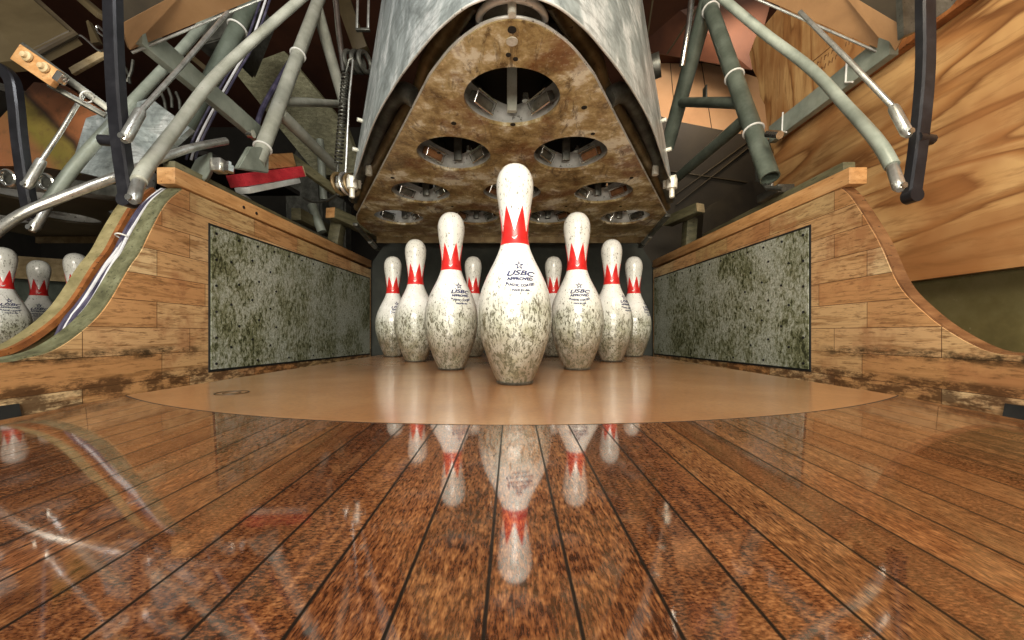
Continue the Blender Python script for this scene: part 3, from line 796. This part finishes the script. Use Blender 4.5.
# ------------------------------------------------------------------ tubular side frames, beams, links and sweep arms
def at_v(a, b, v):
    d = b-a; t = (F*(a.z-H)-(CY-v)*a.y)/((CY-v)*d.y-F*d.z); return a+d*t
def tie(name_parent, c, axis, R):
    o = obj('cable_tie', MB().torus(c, axis, R, .0032, 22, 8), 'white nylon', name_parent); o['label'] = 'white cable tie'; return o
def side_frame(side):
    sg = -1 if side == 'left' else 1
    X = sg*.76
    m = 'pale grey tube paint' if sg < 0 else 'green grey tube paint'  # left tubes paler: the front light on them is put into the colour
    t = thing('tube_frame', ('pale grey' if sg < 0 else 'dark green grey')+f' tubular frame of the pinsetter standing over the {side} kickback', 'machine frame', (X, 1.2, .52))
    if sg < 0:
        a, b_ = PX(324, -14, X), PX(257, 163, X)
        obj('main_tube', MB().pipe_end(a, b_, .0215), m, t)
        obj('rear_tube', MB().tube([PX(317, 8, X), PX(343, 100, X)], .022, 16), m, t)
        obj('cross_tube', MB().tube([PX(281, 101, X), PX(339, 104, X)], .015), m, t)
        obj('diagonal_tube', MB().tube([PX(280, 113, X), PX(335, 167, X)], .020), m, t)
        # folded foot gusset
        g_ = [PX(230, 172, X-.02), PX(243, 150, X-.02), PX(262, 150, X-.02), PX(262, 176, X-.02)]
        obj('foot_gusset', MB().prism([p+Vector((.035, -.02, 0)) for p in g_], (-.014, 0, 0), .003), 'grey green beam paint', t)
        tie(t, at_v(a, b_, 55), b_-a, .0235); tie(t, at_v(a, b_, 148), b_-a, .0235)
    else:
        a, b_ = PX(705, -6, X), PX(770, 178, X)
        obj('main_tube', MB().pipe_end(a, b_, .0265), m, t)
        obj('rear_tube', MB().tube([PX(709, -4, X), PX(667, 148, X)], .032, 16), m, t)
        obj('cross_tube', MB().tube([PX(676, 102, X), PX(744, 103, X)], .019), m, t)
        obj('diagonal_tube', MB().tube([PX(749, 116, X), PX(670, 184, X)], .020), m, t)
        tb = obj('tab', MB().box(PX(705, 93, X), (.006, .03, .05), None, .002), 'dull dark steel', t)
        tie(t, at_v(a, b_, 10), b_-a, .0285); tie(t, at_v(a, b_, 77), b_-a, .0285); tie(t, at_v(a, b_, 131), b_-a, .0285)
        obj('foot_hook', MB().tube([PX(757, 158, X), PX(758, 180, X), PX(768, 188, X), PX(784, 189, X)], .007, 8), 'dull dark steel', t)
        obj('clamp_bolt', MB().tube([PX(768, 134, X-.02), PX(780, 135, X-.02)], .011, 8), 'polished steel', t)
    return t
side_frame('left'); side_frame('right')
# flat link beams
X = -.80
t = thing('link_beam', 'flat grey green beam sloping across the left tubes to the frame foot', 'beam', PX(200, 88, X))
obj('beam', MB().bar(PX(266, 141, X), PX(138, 32, X), .020, .052), 'grey green beam paint', t)
obj('beam_bolt', MB().disc(PX(251, 134, X+.014), (1, 0, 0), .012, .016, 10), 'polished steel', t)
X = .80
t = thing('link_beam', 'flat grey green beam running along the plywood beside the right tube frame', 'beam', PX(830, 88, X))
obj('beam', MB().bar(PX(772, 135, X), PX(894, 42, X), .020, .052), 'grey green beam paint', t)
for (u, v) in ((787, 124), (852, 73)):
    p = PX(u, v, X)
    o = obj('cable_tie', MB().tube([p+Vector((-.012, 0, .034)), p+Vector((-.0125, .003, -.02)), p+Vector((-.016, -.02, -.034))], .0022, 6), 'white nylon', t)

def clevis(parent, p, q, r, mat='worn bright steel'):
    """fork end from p to q with a cross pin at q"""
    p, q = Vector(p), Vector(q); d = (q-p).normalized(); side = d.cross(Vector((0, 1, 0))).normalized()
    c = obj('clevis', MB().tube([p, p+d*.006, q-d*r*1.2, q, q+d*r*.9], [r*.85, r, r*1.02, r, r*.55], 14), mat, parent)
    obj('clevis_pin', MB().disc(q+Vector((0, -r*.9, 0)), (0, 1, 0), r*.55, r*.5, 12), 'polished steel', c)
    return c
def link_tube(pts, r, mat, ce, label):
    t = thing('link_tube', label, 'link tube', pts[-1])
    obj('tube', MB().tube(spline(pts, 5), r, 18), mat, t)
    clevis(t, pts[-1], ce, r*.80)
    return t
link_tube([P(318, -16, 1.10), P(256, 38, 1.0), P(213, 79, .91), P(179, 124, .82), P(148, 165, .70), P(139, 181, .665)], .0118, 'pale grey tube paint', P(134, 199, .635), 'long pale grey tube slanting down to the left black sweep arm')
link_tube([P(708, -14, 1.06), P(760, 30, .98), P(811, 69, .89), P(846, 106, .81), P(877, 141, .70), P(892, 166, .665)], .0110, 'grey green beam paint', P(899, 187, .635), 'long grey tube slanting down to the right black sweep arm')

def flat_arm(pts, w, label, mat='black enamelled steel', group=None):
    """flat bar following pts, broad side to the lane"""
    t = thing('sweep_arm', label, 'sweep arm', pts[-1], group)
    ps = spline(pts, 6); rows = []
    for i, p in enumerate(ps):
        d = (ps[min(i+1, len(ps)-1)]-ps[max(i-1, 0)]).normalized(); s = d.cross(Vector((0, 1, 0))).normalized()
        hw = w/2; b = w*.12
        rows.append([p+s*x+Vector((0, y, 0)) for x, y in ((-hw, .008), (-hw, -.005), (-hw+b, -.008), (hw-b, -.008), (hw, -.005), (hw, .008))])
    obj('arm_bar', MB().quad_strip(rows, True, True), mat, t, 25)
    obj('end_boss', MB().disc(pts[-1], (0, 1, 0), w*.54, .018, 18), mat, t)
    return t
Ya = .665
t = flat_arm([P(111, -60, Ya), P(112, 0, Ya), P(114, 65, Ya), P(119, 135, Ya), P(128, 200, Ya)], .0235, 'black bent sweep arm hanging at left in front of the tubes')
obj('pivot_bolt', MB().disc(P(112, 141, Ya), (1, .2, 0), .009, .034, 10), 'black enamelled steel', t)
t = flat_arm([P(926, -60, Ya), P(926, 0, Ya), P(926, 69, Ya), P(920, 137, Ya), P(912, 196, Ya)], .0225, 'black bent sweep arm hanging at right in front of the plywood')
obj('pivot_bolt', MB().disc(P(924, 139, Ya), (1, .2, 0), .009, .034, 10), 'black enamelled steel', t)

def rod(pts, r, ce, label, cr=.0115):
    t = thing('pull_rod', label, 'rod', pts[-1])
    obj('rod', MB().tube(pts, r, 10), 'worn bright steel', t)
    clevis(t, pts[-1], ce, cr)
    return t
rod([P(229, 11, .92), P(180, 68, .78), P(141, 111, .685)], .0046, P(126, 138, .655), 'thin bright rod slanting to a fork end on the left black arm', .0088)
rod([P(800, 12, .86), P(850, 62, .74), P(893, 107, .675)], .0046, P(907, 133, .65), 'thin bright rod slanting to a fork end on the right black arm', .0082)

# tan fairings under the machine
def fairing(name, pts_low, pts_up, label):
    t = thing(name, label, 'fairing', pts_low[0])
    a, b_ = pts_low; c, d = pts_up
    up = Vector((0, 0, .14))
    obj('lower_sheet', slab([a, b_, d, c], .006, (0, 0, 1)), 'tan painted sheet', t)
    obj('front_sheet', slab([d+Vector((0, 0, .001)), c+Vector((0, 0, .001)), c+up, d+up], .006, (0, 1, 0)), 'dark brown sheet', t)
    obj('rim_wire', MB().tube([a+Vector((0, .004, -.003)), a.lerp(b_, .5)+Vector((0, .004, -.003)), b_+Vector((0, .004, -.003))], .0028, 8), 'worn bright steel', t)
fairing('fairing', (P(262, -4, .95), P(130, 50, .82)), (P(188, -12, .86), P(121, 24, .74)), 'tan sheet metal fairing above the left tubes behind the black arm')
fairing('fairing', (P(752, -6, .95), P(893, 55, .82)), (P(838, -12, .86), P(907, 29, .74)), 'tan sheet metal fairing above the right link tube')
# dark bracket block above right arm
tag(obj('arm_bracket', MB().prism([P(902, -6, .72), P(962, -6, .72), P(950, 8, .72), P(918, 30, .72), P(904, 36, .72)], (0, .012, 0)), 'dull dark steel'), 'grey green bracket above the tan fairing beside the right black arm', 'bracket')

# ------------------------------------------------------------------ plywood wall at right and what lies behind it
WX = .965
def wp(u, v, X=WX): return PX(u, v, X)
pl = MB().prism([Vector((WX, .30, .214)), Vector((WX, 1.42, .214)), Vector((WX, 1.42, .80)), Vector((WX, .30, .80))], (.018, 0, 0))
tag(obj('plywood_panel', pl, 'plywood grain along'), 'large bright plywood sheet on the right wall, grain running level', 'plywood')
t = thing('plywood_panel', 'upper plywood sheet with ragged left edge and faint stamp, right of the tube frame', 'plywood', (WX+.02, 1.2, .80))
XU = WX+.020
edge = [(.30, .775), (1.455, .775), (1.475, .83), (1.493, .93), (1.50, .98), (1.529, 1.03), (1.54, 1.10), (1.58, 1.18), (1.598, 1.25), (1.57, 1.275), (1.55, 1.29), (.30, 1.29)]
obj('sheet', MB().prism([Vector((XU, y, z)) for y, z in edge], (.018, 0, 0)), 'plywood grain across', t, 20)
mb = MB()
random.seed(3)
for row, (uu, vv, n) in enumerate(((814, 66, 7), (818, 71.5, 6), (846, 44, 3))):
    for k in range(n):
        p = wp(uu+k*3.6, vv-k*2.9, XU-.0008)
        l = random.uniform(.010, .016)
        mb.box(p, (.0008, .0028, l), Matrix.Rotation(.25, 3, 'X'))
        if k % 2: mb.box(p+Vector((0, -.004, random.choice((-.004, 0, .004)))), (.0008, .007, .0026), Matrix.Rotation(.25, 3, 'X'))
mb.bar(wp(812, 62, XU-.0008), wp(834, 44, XU-.0008), .0008, .0026, bev=0)
o = obj('grade_stamp', mb, 'black stencil ink', t); o['label'] = 'faint dark grade stamp on the plywood'
tag(obj('batten', MB().bar((WX-.013, .45, .79), (WX-.013, 1.36, .79), .026, .03, bev=.003), 'raw orange wood'), 'orange brown batten along the joint between the two plywood sheets', 'batten')
struct(obj('light_blocker', box(.80, 1.5, .06, .12, -.12, 1.9), 'near black wall'))  # unseen pillar, added to cast shade on the right end of the plywood
struct(obj('wall_right', box(1.03, 1.10, .30, 2.4, -.12, .45), 'olive painted wall'))
tag(obj('gap_shade_strip', MB().box((.995, 1.03, .09), (.03, .04, .30), None, .002), 'near black wall'), 'dark strip standing in for the shaded gap under the plywood behind the right kickback edge', 'post')  # only a dark gap here; its shade is painted as a near black strip

# back wall pieces to the right of the hood
t = thing('back_panel', 'warm tan panelled wall sheet behind the right tube frame', 'panel', (1.5, 2.75, .5))
YB = 2.75
bp = [P(634, 46, YB), P(735, 70, YB), P(800, 92, YB), P(800, 150, YB), P(640, 118, YB)]
obj('sheet', MB().prism(bp, (0, .02, 0)), 'warm tan back panel', t, 20)
for (u0, v0, u1, v1) in ((669, 50, 676, 125), (701, 60, 712, 130), (733, 68, 742, 138)):
    obj('seam', MB().bar(P(u0, v0, YB-.003), P(u1, v1, YB-.003), .004, .004), 'dark brown sheet', t)
YD = 2.45
dp = [P(640, 110, YD), P(676, 121, YD), P(752, 136, YD), P(800, 146, YD), P(800, 364, YD), P(668, 364, YD), P(640, 255, YD)]
t = thing('backboard', 'dark panel with crossing seams below the tan wall behind the right kickback', 'panel', (1.4, YD, .1))
obj('sheet', MB().prism(dp, (0, .02, 0)), 'dark pit board', t, 20)
for (u0, v0, u1, v1, w) in ((668, 171, 750, 183, .010), (752, 145, 676, 205, .016), (748, 142, 668, 200, .008), (745, 188, 706, 208, .006)):
    obj('seam', MB().bar(P(u0, v0, YD-.006), P(u1, v1, YD-.006), w, .006), 'shade darkened khaki sheet', t)
tag(obj('pit_box', MB().prism([P(704, 210, 2.2), P(752, 180, 2.2), P(770, 240, 2.2), P(700, 262, 2.2)], (0, .1, 0)), 'dark brown sheet'), 'dark brown box side behind the right kickback top', 'box')
tag(obj('ceiling_duct', slab([P(632, -30, 2.3), P(780, -30, 2.1), P(752, 70, 2.3), P(640, 50, 2.6)], .02), 'shadowy brown ceiling'), 'dark reddish brown sheet overhead right of the hood', 'panel')
for (u0, v0, u1, v1, lab) in ((654, -8, 645, 52, 'thin pale rod on the dark ceiling sheet nearest the hood'), (700, 4, 667, 54, 'thin pale wire crossing the dark ceiling sheet behind the tube frame')):
    tag(obj('wire', MB().tube([P(u0, v0, 2.0), P(u1, v1, 2.2)], .005, 6), 'shade darkened khaki sheet'), lab, 'wire')
tag(obj('chrome_rod', MB().tube([P(692, -8, 1.45), P(689, 25, 1.45), P(682, 66, 1.5)], .011, 12), 'polished steel'), 'short chrome rod hanging left of the right frame apex', 'rod')
t = thing('pulley', 'dark pulley wheel beside the right flank of the hood', 'pulley', P(656, 66, 1.45))
obj('wheel', MB().disc(P(656, 66, 1.45), (.9, -.4, .1), .042, .03, 20), 'dull dark steel', t)
obj('axle', MB().disc(P(652, 66, 1.44), (.9, -.4, .1), .012, .06, 10), 'rusty brown steel', t)
t = thing('timber_rest', 'rough timber post and crossbar standing behind the right kickback', 'timber', P(688, 250, 1.95))
obj('crossbar', MB().bar(P(668, 222, 2.0), P(700, 208, 1.8), .05, .045), 'olive stained wood', t)
obj('end_grain', MB().bar(P(700, 208, 1.8), P(701, 207.5, 1.795), .046, .041), 'pale tan wood', t)
obj('post', MB().bar(P(690, 220, 1.95), P(688, 252, 1.95), .05, .06, (0, 1, 0)), 'olive stained wood', t)
for (p, q, lab, g_) in ((P(668, 215, 1.50), P(640, 247, 1.8), 'bright steel strut slanting under the right rear corner of the pin plate', None), (P(355, 224, 1.56), P(378, 250, 1.9), 'pale steel strut slanting under the left rear corner of the pin plate', None)):
    t = thing('strut', lab, 'strut', q)
    obj('strut_bar', MB().bar(p, q, .02, .012), 'dull dark steel', t)
    obj('strut_end', MB().tube([p.lerp(q, .6), p.lerp(q, .85)], .012, 8), 'worn bright steel', t)

# ------------------------------------------------------------------ clutter behind the left frame
tag(obj('plank', MB().prism([P(233, 70, 1.95), P(284, 51, 1.95), P(345, 125, 2.05), P(362, 172, 2.05), P(318, 176, 2.05)], (.01, .03, .0)), 'weathered green plank'), 'weathered green grey plank leaning behind the left tubes', 'plank')
t = thing('red_beam', 'red painted wooden beam with a pale band under it by the left frame foot', 'beam', P(270, 190, 1.45))
a, b_ = PX(234, 184, -.80), PX(300, 174, -.80)
a, b_ = P(236, 181, 1.18), P(297, 172, 1.42)
obj('painted_wood', MB().bar(a, b_, .06, .036), 'red painted wood', t)
obj('bare_end', MB().bar(b_, b_+(b_-a).normalized()*.006+Vector((0, 0, 0)), .058, .035), 'pale tan wood', t)
obj('pale_band', MB().bar(a+Vector((.02, .0, -.030)), b_.lerp(a, .06)+Vector((0, 0, -.030)), .05, .018), 'light grey tape', t)
tag(obj('wood_block', MB().bar(P(262, 162, 1.30), P(287, 160, 1.42), .06, .045), 'orange pine'), 'short pale wood block lying on the red beam', 'block')
tag(obj('lever', MB().bar(P(289, 157, 1.45), P(335, 191, 1.62), .02, .035), 'olive stained wood'), 'dark flat lever running from the red beam to the spring foot', 'lever')
# spring
t = thing('coil_spring', 'dark coil spring hanging between the left frame and the hood', 'spring', P(340, 168, 1.42))
p, q = P(346, 72, 1.42), P(338, 164, 1.42)
hel = []
d = (q-p); ax = d.normalized(); ux = ax.orthogonal().normalized(); uy = ax.cross(ux)
for k in range(25*10+1):
    a = 2*PI*k/10; hel.append(p+d*(k/250)+(ux*math.cos(a)+uy*math.sin(a))*.0125)
obj('coil', MB().tube(hel, .0032, 6), 'dull dark steel', t)
obj('upper_hook', MB().tube([P(346, 72, 1.42), P(349, 60, 1.42), P(353, 58, 1.42)], .004, 6), 'dull dark steel', t)
obj('lower_hook', MB().tube([P(338, 164, 1.42), P(336, 185, 1.42), P(341, 196, 1.42)], .004, 6), 'dull dark steel', t)
tag(obj('control_rod', MB().tube([P(353, 60, 1.38), P(349, 100, 1.38), P(345, 186, 1.38)], .0042, 8), 'worn bright steel'), 'thin steel rod hanging just right of the coil spring', 'rod')
t = thing('pulley', 'double pulley wheels above the coil spring left of the hood', 'pulley', P(358, 62, 1.48))
for k, (u, v) in enumerate(((351, 62), (358, 62), (365, 62))):
    obj('wheel', MB().torus(P(u, v, 1.48), (.9, -.35, 0), .034, .009), 'dull dark steel', t)
t = thing('pulley', 'cluster of pulley rings at the lower end of the coil spring', 'pulley', P(348, 188, 1.36))
for k, (u, v) in enumerate(((340, 184), (347, 184), (352, 185))):
    obj('wheel', MB().torus(P(u, v, 1.30), (.92, -.35, .1), .033, .0065), 'worn bright steel' if k == 1 else 'rusty brown steel', t)
obj('axle', MB().tube([P(336, 186, 1.31), P(361, 181, 1.28)], .010, 10), 'white knob paint', t)
tag(obj('slack_cable', MB().tube(spline([P(304, 198, 1.6), P(314, 202, 1.58), P(328, 200, 1.5), P(338, 194, 1.42)], 5), .005, 8), 'dull dark steel'), 'slack dark cable sagging below the lever to the pulley rings', 'cable')
t = thing('chain_guide', 'narrow steel guide hanging at the top left of the hood', 'bracket', P(363, 30, 1.35))
for du in (0, 11): obj('guide_bar', MB().bar(P(358+du, -10, 1.35), P(357+du, 30, 1.35), .008, .006, (0, 1, 0)), 'worn bright steel', t)
obj('guide_foot', MB().bar(P(356, 30, 1.35), P(370, 30, 1.35), .012, .008, (0, 0, 1)), 'dull dark steel', t)
tag(obj('chrome_rod', MB().tube([P(335, -8, 1.5), P(338, 25, 1.5), P(344, 72, 1.5)], .011, 12), 'polished steel'), 'chrome rod between the left rear tube and the coil spring', 'rod')
tag(obj('rear_post', MB().bar(P(340, -10, 1.9), P(362, 52, 1.9), .07, .05, (0, 1, 0)), 'shade darkened khaki sheet'), 'khaki post behind the chrome rod left of the hood', 'post')
# timber under the plate's left rear corner
t = thing('timber_rest', 'rough timber post and crossbar standing behind the left kickback', 'timber', P(335, 245, 1.9))
obj('crossbar', MB().bar(P(331, 213, 1.75), P(382, 236, 2.05), .05, .05), 'olive stained wood', t)
obj('end_grain', MB().bar(P(330, 212.5, 1.744), P(331, 213, 1.75), .046, .046), 'orange pine', t)
obj('post', MB().bar(P(339, 222, 1.85), P(334, 250, 1.85), .05, .06, (0, 1, 0)), 'olive stained wood', t)
for (p, q, lab) in ((P(296, 214, 1.62), P(330, 232, 1.95), 'dull olive batten along the far end of the left kickback'), ):
    tag(obj('batten', MB().bar(p, q, .04, .05), 'olive stained wood'), lab, 'batten')
# machine shapes in the dark behind
for (pts, m, lab, nm) in (
    ([P(284, 178, 2.2), P(300, 135, 2.2), P(318, 150, 2.2), P(330, 366, 2.2), P(290, 366, 2.2)], 'dull dark steel', 'dark rounded casting behind the red beam', 'casting'),
    ([P(228, 52, 1.6), P(250, 8, 1.6), P(262, 12, 1.6), P(240, 66, 1.6)], 'dull dark steel', 'dark gusset high behind the long left tube', 'gusset'),
    ([P(318, 188, 2.3), P(345, 200, 2.3), P(345, 365, 2.3), P(316, 365, 2.3)], 'dull dark steel', 'dark gearbox below the slack cable', 'gearbox')):
    tag(obj(nm, MB().prism(pts, (0, .10, 0), .012), m), lab, nm)
for (p, q, r, lab) in ((P(320, 140, 1.9), P(324, 200, 1.9), .018, 'grey vertical hose beside the dark casting'), (P(312, 205, 1.75), P(322, 232, 1.75), .020, 'pale short pipe below the lever')):
    tag(obj('pipe', MB().tube([p, q], r, 12), 'grey green beam paint'), lab, 'pipe')
# dark blue-grey channel and rear tubes high at left
tag(obj('channel', MB().prism([P(196, 46, 1.38), P(214, 8, 1.38), P(262, 6, 1.38), P(238, 34, 1.38)], (0, .06, 0), .004), 'dull dark steel'), 'dark blue grey channel behind the tan fairing at left', 'channel')
t = thing('rear_tube', 'dark grey rear tube with a cable tie behind the long left tube', 'tube', P(176, 170, 1.2))
p, q = P(254, -4, 1.3), P(184, 132, 1.15)
obj('tube', MB().tube([p, q], .024, 14), 'green grey tube paint', t)
tie(t, p.lerp(q, .26), q-p, .0265)
for k, (du, m, lab) in enumerate(((0, 'dark violet cable sheath', 'dark cable running down behind the long left tube'), (5, 'white cable sheath', 'pale cable running down beside the dark cable behind the left tube'), (9, 'dark violet cable sheath', 'second dark cable, outermost of three behind the left tube'))):
    tag(obj('cable', MB().tube(spline([P(262+du, -4, 1.26), P(246+du, 42, 1.22), P(228+du, 74, 1.17), P(207+du, 112, 1.12), P(192+du, 142, 1.10), P(186+du, 160, 1.09)], 5), .0032, 8), m), lab, 'cable', 'cables behind the left tube')
tag(obj('cable', MB().tube(spline([PX(318, 0, -.82), PX(302, 40, -.82), PX(276, 84, -.82), PX(262, 110, -.82), PX(256, 130, -.82)], 5), .008, 8), 'dark violet cable sheath'), 'dark cable strapped along the thick left frame tube', 'cable')
# rear pale tubes and the bright curved rail of the next machine
link_tube([P(224, -4, 1.25), P(190, 40, 1.10), P(130, 105, .94), P(80, 160, .86), P(48, 203, .82)], .0118, 'grey green beam paint', P(34, 228, .80), 'second grey tube parallel to the long one, ending at the next lane')
tag(obj('curved_rail', MB().tube(spline([P(-40, 262, .72), P(14, 219, .735), P(60, 198, .765), P(113, 178, .82), P(165, 157, .92), P(195, 147, .98), P(226, 141, 1.06)], 6), .0095, 14), 'worn bright steel'), 'bright curved steel rail crossing behind the left black arm', 'rail')
t = flat_arm([P(-30, 64, .80), P(-6, 66, .80), P(10, 78, .80), P(15, 100, .80), P(19, 140, .80), P(26, 190, .80), P(31, 216, .80)], .022, 'black hooked arm at the far left edge belonging to the next lane')
rod([P(86, 90, .83), P(62, 130, .81), P(42, 160, .79)], .0040, P(28, 185, .775), 'thin rod and fork end on the far left black arm', .0085)
t = thing('strap_bar', 'short brass coloured bar with two round bolts at far left', 'bar', P(60, 80, .74))
obj('bar', MB().bar(P(18, 53, .74), P(58, 80, .74), .010, .034), 'orange pine', t)
obj('dark_angle', MB().bar(P(22, 46, .75), P(110, 110, .80), .012, .014), 'dull dark steel', t)['label'] = 'dark angle iron along the bar'
obj('lower_angle', MB().bar(P(48, 84, .75), P(106, 116, .80), .010, .010), 'dull dark steel', t)
for (u, v) in ((28, 57), (45, 68)): obj('round_bolt', MB().lathe([(.011, 0), (.011, .004), (.007, .006), (.006, .011), (.002, .012)], 14, Matrix.Translation(P(u, v, .733)) @ Matrix.Scale(.85, 4) @ Matrix.Rotation(PI/2, 4, 'X')), 'pale tan wood', t)
obj('clip', MB().box(P(61, 78, .73), (.014, .014, .02), Matrix.Rotation(.6, 3, 'Y'), .002), 'polished steel', t)
obj('cable_tie', MB().torus(P(87, 97, .775), (.8, .1, -.55), .0115, .0014), 'white nylon', t)
# streaked panel and bright plate
tag(obj('streaked_panel', MB().prism([P(-20, 166, 0.95), P(0, 118, 0.95), P(34, 82, 0.95), P(66, 86, 0.95), P(104, 112, 0.95), P(72, 172, 0.95), P(40, 166, 0.95)], (0, .02, 0)), 'streaked orange board'), 'orange and olive streaked board standing behind the far left arm', 'board')
tag(obj('metal_sheet', MB().prism([P(70, 170, 0.945), P(86, 118, 0.945), P(150, 98, 0.945), P(190, 128, 0.945), P(150, 164, 0.945), P(112, 180, 0.945)], (0, .015, 0)), 'brushed hood sheet metal'), 'bright bare metal sheet behind the left black arm', 'metal sheet')
tag(obj('machine_bed', MB().bar(P(-30, 176, 0.98), P(140, 196, 0.98), .05, .03), 'dull dark steel'), 'dark machine bed edge below the streaked board', 'machine bed')
for (u, v, lab) in ((8, 178, 'small steel link plate at the far left on the machine bed'), (46, 182, 'oval steel link plate right of the far left arm')):
    tag(obj('link_plate', MB().torus(P(u, v, 0.945), (0, 1, .2), .018, .004), 'polished steel'), lab, 'link plate')
# khaki hood of the next machine, top left
t = thing('side_hood', 'large khaki sheet metal hood at the top left corner', 'hood', P(20, 60, .85))
obj('hood_face', slab([P(-40, 66, .80), P(22, 60, .80), P(74, 34, .86), P(26, -8, .92), P(-40, -20, .85)], .02), 'shade darkened khaki sheet', t)
obj('hood_edge', MB().tube([P(22, 61, .80), P(75, 34, .86), P(28, -8, .92)], .006, 8), 'dark brown sheet', t)
obj('hood_side', slab([P(22, 62, .81), P(76, 34, .87), P(70, 50, .92), P(40, 62, .9)], .01), 'dark brown sheet', t)
tag(obj('shelf_angle', MB().bar(P(76, -6, .92), P(106, 20, .88), .03, .012), 'shade darkened khaki sheet'), 'khaki angle strip at the top left of the black arm', 'angle strip')
for (pts, lab) in (([P(76, 38, 1.0), P(82, 36, 1.0), P(98, 50, 1.0), P(104, 50, 1.0)], 'bent wire hook beside the khaki hood'), ([P(104, 32, 1.0), P(98, 26, 1.0), P(97, 31, 1.0), P(106, 38, 1.0)], 'small bent wire loop left of the black arm')):
    tag(obj('wire_hook', MB().tube(spline(pts, 4), .0028, 6), 'polished steel'), lab, 'wire hook')
tag(obj('pointer', MB().prism([P(86, 21, .98), P(88, 20, .98), P(99, 42, .98), P(91, 43, .98)], (0, .01, 0)), 'shade darkened khaki sheet'), 'small pointed khaki tab beside the khaki hood', 'tab')
tag(obj('stay_bar', MB().bar(P(72, 72, 1.1), P(106, 53, 1.1), .01, .02), 'pale tan wood'), 'tan stay bar meeting the black arm from behind', 'bar')
tag(obj('stay_bar', MB().bar(P(188, 54, 1.5), P(212, 74, 1.5), .012, .018), 'shade darkened khaki sheet'), 'short khaki bar seen between the beam and long left tube', 'bar')
# springs and wires seen in the dark gap left of the beam
for k, (u0, v0, u1, v1, lab) in enumerate(((124, 66, 130, 84, 'short thick wire in the dark gap right of the black arm'), (133, 60, 127, 82, 'slanting wire beside the short thick wire in the gap'), (160, 90, 166, 112, 'leftmost spring wire below the grey beam'), (168, 88, 172, 108, 'second spring wire below the grey beam'), (176, 92, 180, 110, 'rightmost spring wire below the grey beam'))):
    tag(obj('wire', MB().tube([P(u0, v0, 1.45), P((u0+u1)/2+1.5, (v0+v1)/2, 1.45), P(u1, v1, 1.45)], .005, 6), 'dull dark steel'), lab, 'wire')
# bracket and nut on the left ledge board
t = thing('pivot_bracket', 'grey steel bracket with a bright nut on the left ledge board', 'bracket', P(205, 172, 1.0))
obj('bracket_plate', MB().prism([P(186, 178, 1.03), P(196, 158, 1.03), P(212, 151, 1.03), P(213, 166, 1.0), P(206, 180, 1.0)], (-.03, .04, 0), .003), 'grey green beam paint', t)
obj('bracket_block', MB().box(P(219, 166, 1.0), (.03, .03, .034), None, .004), 'worn bright steel', t)
obj('nut', MB().lathe([(.012, 0), (.012, .016), (.006, .018), (.006, .026), (.002, .027)], 6, Matrix.Translation(P(229, 172, 1.0))), 'polished steel', t)
t = thing('pivot_bracket', 'small dark bracket block on the right ledge board under the frame foot', 'bracket', P(775, 195, 1.2))
obj('block', MB().box(P(775, 194, 1.18), (.05, .10, .025), None, .003), 'dull dark steel', t)
obj('bolt', MB().disc(P(770, 187, 1.18), (0, 0, 1), .010, .02, 8), 'worn bright steel', t)
tag(obj('peg', MB().box(PX(842, 169, .812), (.02, .022, .018), None, .003), 'black enamelled steel'), 'small black peg at the front end of the right ledge board', 'peg')
# next lane: rail and curtain behind its pins
t = thing('rear_rail', 'tan wooden rail behind the pins of the next lane', 'rail', P(40, 270, 2.0))
obj('rail', MB().bar(P(-60, 262, 2.0), P(110, 274, 2.0), .04, .115), 'pale tan wood', t)
tag(obj('pit_curtain', MB().prism([P(-60, 276, 2.06), P(120, 280, 2.06), P(120, 360, 2.06), P(-60, 360, 2.06)], (0, .03, 0)), 'green grey tube paint'), 'grey green curtain behind the pins of the next lane', 'curtain')

# ------------------------------------------------------------------ camera
cam = bpy.data.cameras.new('camera'); co = bpy.data.objects.new('camera', cam); COL.objects.link(co)
co.location = (0, 0, H); co.rotation_euler = (PI/2, 0, 0)
cam.sensor_width = 36; cam.lens = F/1024*36; cam.clip_start = .01
cam.shift_y = (CY-320)/1024
SC.camera = co

# ------------------------------------------------------------------ light
def area(name, loc, target, sx, sy, power, col):
    l = bpy.data.lights.new(name, 'AREA'); l.shape = 'RECTANGLE'; l.size = sx; l.size_y = sy; l.energy = power; l.color = col
    o = bpy.data.objects.new(name, l); COL.objects.link(o); o.location = loc
    o.rotation_euler = (Vector(target)-Vector(loc)).to_track_quat('-Z', 'Y').to_euler()
    return o
area('approach_light', (.0, -1.5, .95), (0, 1.0, .25), 1.3, .5, 54, (1, .93, .80))
area('low_fill', (.0, -.75, .16), (0, .9, .55), 1.2, .2, 12, (1, .93, .8))  # added fill from below for the plate underside and nose
area('side_fill_left', (-.40, .15, 1.25), (-.75, 1.1, .5), .4, .2, 4, (.95, .97, 1))  # added fill to brighten the left tubes, no fixture there
area('side_fill_right', (.30, .2, 1.25), (.95, 1.1, .55), .4, .2, 7, (1, .86, .66))  # added fill to brighten the right tubes and plywood, no fixture there
area('back_panel_light', (1.2, 2.1, 1.75), (1.5, 2.75, 1.3), .4, .3, 4, (1, .8, .6))  # aimed at the tan back panel
w = bpy.data.worlds.new('world'); SC.world = w; w.use_nodes = True
bg = w.node_tree.nodes['Background']; bg.inputs[0].default_value = (1, .95, .85, 1); bg.inputs[1].default_value = .12
SC.view_settings.view_transform = 'Standard'; SC.view_settings.look = 'None'; SC.view_settings.gamma = 1; SC.view_settings.use_curve_mapping = False
SC.view_settings.exposure = 0.38
